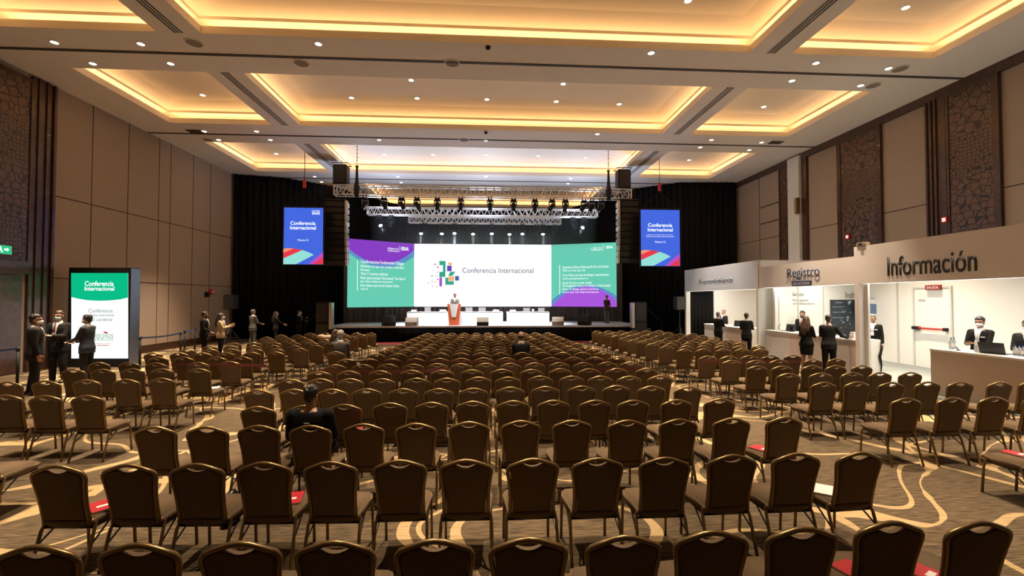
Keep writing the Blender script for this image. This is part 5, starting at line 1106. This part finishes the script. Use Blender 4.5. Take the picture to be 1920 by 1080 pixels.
# -- seated
def seated(px, py, label, row, **k):
    c = min([c for c in CH_ if abs(c[1] - row) < 1.2], key=lambda c: abs(onZ(px, py, .9).x - c[0]) + abs(c[1] - row) * .6)
    return person(label, c[0], c[1] + .36, k.pop('rz', 0), pose='sit', **k)
c = min([c for c in CH_ if c[3] == 'c' and c[4] == 2], key=lambda c: abs(c[0] - onZ(581, 801, .9).x))
a = person('man in black sweater seated in the third row, back to the viewer', c[0] - .13, c[1] + .36, .02, 1.62, pose='sit', wide=1.22, hp=-.2, suit=M_suitb, trousers=M_suit, shirt=False, hcol=M_hair, hy=-.25, vox=.0075, rh=(.20, .30, 1.04), lh=(-.2, .28, 1.02), skin=M_skin, seat_z=.45)
bm = bmesh.new(); tube(bm, [(-.075, -.035, 1.06), (-.04, -.082, 1.055), (0, -.088, 1.052), (.04, -.082, 1.055), (.075, -.035, 1.06)], .010, 8, ry=.5); o = obj('lanyard_strap', bm, mat('lanyard_maroon', (.12, .03, .03), .6), a, True)
bm = bmesh.new(); bx(bm, -.030, .030, -.139, -.134, .940, .952); obj('back_logo', bm, M_shirt, a)
c0 = c; t = thing('booklet', 'red booklet held on the lap of the man in the third row', 'booklet', (c[0] + .27, c[1] + .66, .66), .2); box('pages', -.09, .09, -.12, .12, -.006, .006, M_paper, t); box('cover', -.092, .092, -.122, .122, .006, .01, M_red, t)
seated(707, 655, 'grey-haired man in grey suit seated at the right end of the left block', 14.8, Hgt=1.78, suit=M_suitg, hcol=mat('hair_silver', (.30, .26, .22), .5), shirt=True) if False else None
cl = min([c for c in CH_ if c[3] == 'l' and abs(c[1] - 12.2) < .3], key=lambda c: -c[0])
pp_ = onZ(707, 680, 0); 
t = copy_tree(proto); t.location = (-3.75, 11.7, 0); t['label'] = 'brown banquet chair under the grey-haired seated man'
person('grey-haired man in grey suit seated alone left of the centre block', -3.75, 11.77, 0, 1.80, pose='sit', suit=M_suitg, hcol=mat('hair_silver', (.30, .26, .22), .5))
c = min([c for c in CH_ if c[3] == 'c' and abs(c[1] - 10.95) < .3], key=lambda c: abs(c[0] - onZ(995, 662, .9).x)); person('balding man in dark suit seated alone in the middle of the rows', c[0], c[1] + .36, 0, 1.78, pose='sit', bald=True, suit=M_suit)
c = min([c for c in CH_ if c[3] == 'l' and abs(c[1] - 13.9) < .3], key=lambda c: abs(c[0] - onZ(596, 650, .9).x)); person('woman with brown hair and teal top seated in the left block', c[0], c[1] + .36, -.1, 1.62, pose='sit', female=True, hair='long', hcol=M_hairb, suit=mat('top_teal', (.02, .10, .13), .8), shirt=False, hy=-.6)
c = min([c for c in CH_ if c[3] == 'l' and abs(c[1] - 15.9) < .3], key=lambda c: -c[0]); bm = bmesh.new()
ball(bm, (0, 0, 0), (.30, .10, .09)); ball(bm, (-.25, .02, .03), (.14, .09, .08)); ball(bm, (.24, .0, .0), (.16, .08, .10)); me = baked('coat', bm, [('REMESH', dict(mode='VOXEL', voxel_size=.02)), ('SMOOTH', dict(factor=.5, iterations=4))])
co = obj('coat', me, mat('coat_cream', (.55, .42, .30), .9), smooth=True, loc=(onZ(616, 633, .92).x, onZ(616, 633, .92).y, .92)); tag(co, 'cream coat draped over chair backs beside the woman in teal', 'coat')
# -- on stage
p = onZ(851, 610, SH); person('speaker with grey hair standing behind the podium', p.x, YP + .75, PI, 1.72, z=SH, suit=mat('suit_midgrey', (.12, .12, .11), .8), hcol=M_hairg, lh=(-.12, .28, 1.12), rh=(.12, .28, 1.12))
p = onZ(1138, 606, SH); person('presenter in black top and grey trousers standing on stage right', p.x, p.y, PI + .3, 1.62, z=SH, suit=mat('top_maroon', (.05, .02, .03), .8), trousers=mat('trousers_grey', (.10, .10, .10), .8), shirt=False, lh=(-.05, .26, 1.10), rh=(.05, .26, 1.08))
# -- far booth
ppx = onX(1347, 640, 9.95); person('man in black suit from behind at left of the far booth counter', 9.95, ppx.y, -1.0, 1.68, suit=M_suitb, trousers=M_suitb, hcol=M_hairg, lh=(-.12, .34, 1.18), rh=(.12, .32, 1.12))
ppx = onX(1400, 640, 9.95); person('man in dark suit from behind near the orange-lit booth column', 9.95, ppx.y, -.7, 1.70, suit=M_suit, trousers=M_suitb, hcol=M_hairb, rh=(.12, .32, 1.12), lh=(-.12, .32, 1.15))
ppx = onX(1357, 620, 11.75); person('grey-haired attendant behind the far booth counter', 11.75, ppx.y, PI / 2 + .3, 1.70, suit=M_suit, hcol=M_hairg, skin=M_skin2, tie=True)
# -- registration booth
ppx = onX(1495, 610, 11.62); person('bearded man in black suit behind the registration counter', 11.62, min(ppx.y, 15.6), PI / 2 + .6, 1.80, suit=M_suitb, beard=True, tie=True, lanyard=True)
p = onZ(1513, 699, 0); person('woman in short black dress with long brown hair at the registration counter', p.x, p.y, -1.0, 1.72, female=True, skirt=True, suit=M_suitb, shirt=False, hair='long', hcol=M_hairb, lh=(-.08, .30, 1.12), rh=(.12, .30, 1.10))
p = onZ(1555, 703, 0); person('man in dark suit from behind leaning on the registration counter', min(p.x, 10.15), p.y, -.75, 1.76, suit=M_suit, trousers=M_suitb, hcol=M_hair, rh=(.45, .20, 1.10), lh=(-.12, .34, 1.12), hp=-.3, rhn=(0, 0, -1))
ppx = onX(1637, 610, 12.1); person('grey-haired attendant in black suit standing under the wall monitor', 12.1, ppx.y, PI / 2 + .7, 1.74, suit=M_suitb, hcol=M_hairg, badge=True, lanyard=True, hy=.3)
# -- information booth
ppx = onX(1838, 620, 11.7); a = person('man in black suit and white mask using a phone behind the information counter', 11.7, ppx.y, PI / 2 + .35, 1.82, suit=M_suitb, mask=M_maskw, badge=True, lh=(-.06, .34, 1.16), rh=(.10, .32, 1.14), vox=.007, hp=-.15, lanyard=True)
bpy.context.view_layer.update(); held('smartphone', 'dark smartphone held by the masked man at the information counter', a, (.02, .43, 1.19), (.075, .15, .01), M_black)
ppx = onX(1928, 620, 11.6); person('masked attendant in dark suit cut off by the right edge', 11.6, ppx.y, PI / 2 + .5, 1.80, suit=M_suit, mask=M_mask, glasses=True, lh=(-.10, .34, 1.12), rh=(.10, .30, 1.12))
# ---------------------------------------------------------------- light, look
def aim(kind, nm, loc, tgt, e, col, **k):
    ld = bpy.data.lights.new(nm, kind); ld.energy = e; ld.color = col
    for a_, b_ in k.items(): setattr(ld, a_, b_)
    lo = bpy.data.objects.new(nm, ld); C.objects.link(lo); lo.location = loc; lo.rotation_euler = (Vector(tgt) - Vector(loc)).to_track_quat('-Z', 'Y').to_euler()
# front wash on the stage from the truss and added unseen cool uplights that brighten the ceiling there
for x in (-4.2, -2.0, 0.2, 2.4, 4.2): aim('SPOT', 'stage_wash', (x * 1.1, 22.95, 6.8), (x * .8 - .3, 25.2, SH + .3), 3200, (.95, .97, 1.0), spot_size=math.radians(42), spot_blend=.6, shadow_soft_size=.1)
for x in (-5.5, 0, 5.5): aim('AREA', 'ceiling_fill', (x, 23.6, 6.2), (x * 1.1, 24.2, 12), 125, (.62, .72, 1.0), shape='RECTANGLE', size=1.6, size_y=.5)
# thin haze hanging round the lit lamps over the screen
hz = box('stage_haze', -6.4, 6.4, 24.9, 27.35, 5.3, 7.15, None)
hm = bpy.data.materials.new('thin_haze'); hm.use_nodes = True; hn = hm.node_tree; hn.nodes.clear()
vs_ = hn.nodes.new('ShaderNodeVolumeScatter'); vs_.inputs['Density'].default_value = .07; vs_.inputs['Anisotropy'].default_value = .2; ho = hn.nodes.new('ShaderNodeOutputMaterial'); hn.links.new(vs_.outputs[0], ho.inputs['Volume'])
hz.data.materials.append(hm); tag(hz, 'thin smoke haze lit by the lamps above the screen', 'haze', kind='stuff')
w = bpy.data.worlds.new('world'); SC.world = w; w.use_nodes = True; w.node_tree.nodes['Background'].inputs[0].default_value = (.5, .42, .35, 1); w.node_tree.nodes['Background'].inputs[1].default_value = .05
SC.view_settings.view_transform = 'Standard'; SC.view_settings.look = 'None'; SC.view_settings.gamma = 1; SC.view_settings.exposure = 0.0; SC.view_settings.use_curve_mapping = False
SC.cycles.max_bounces = 6; SC.cycles.diffuse_bounces = 4; SC.cycles.glossy_bounces = 3; SC.cycles.transmission_bounces = 4; SC.cycles.sample_clamp_indirect = 4; SC.cycles.use_denoising = True
SC.cycles.use_light_tree = True
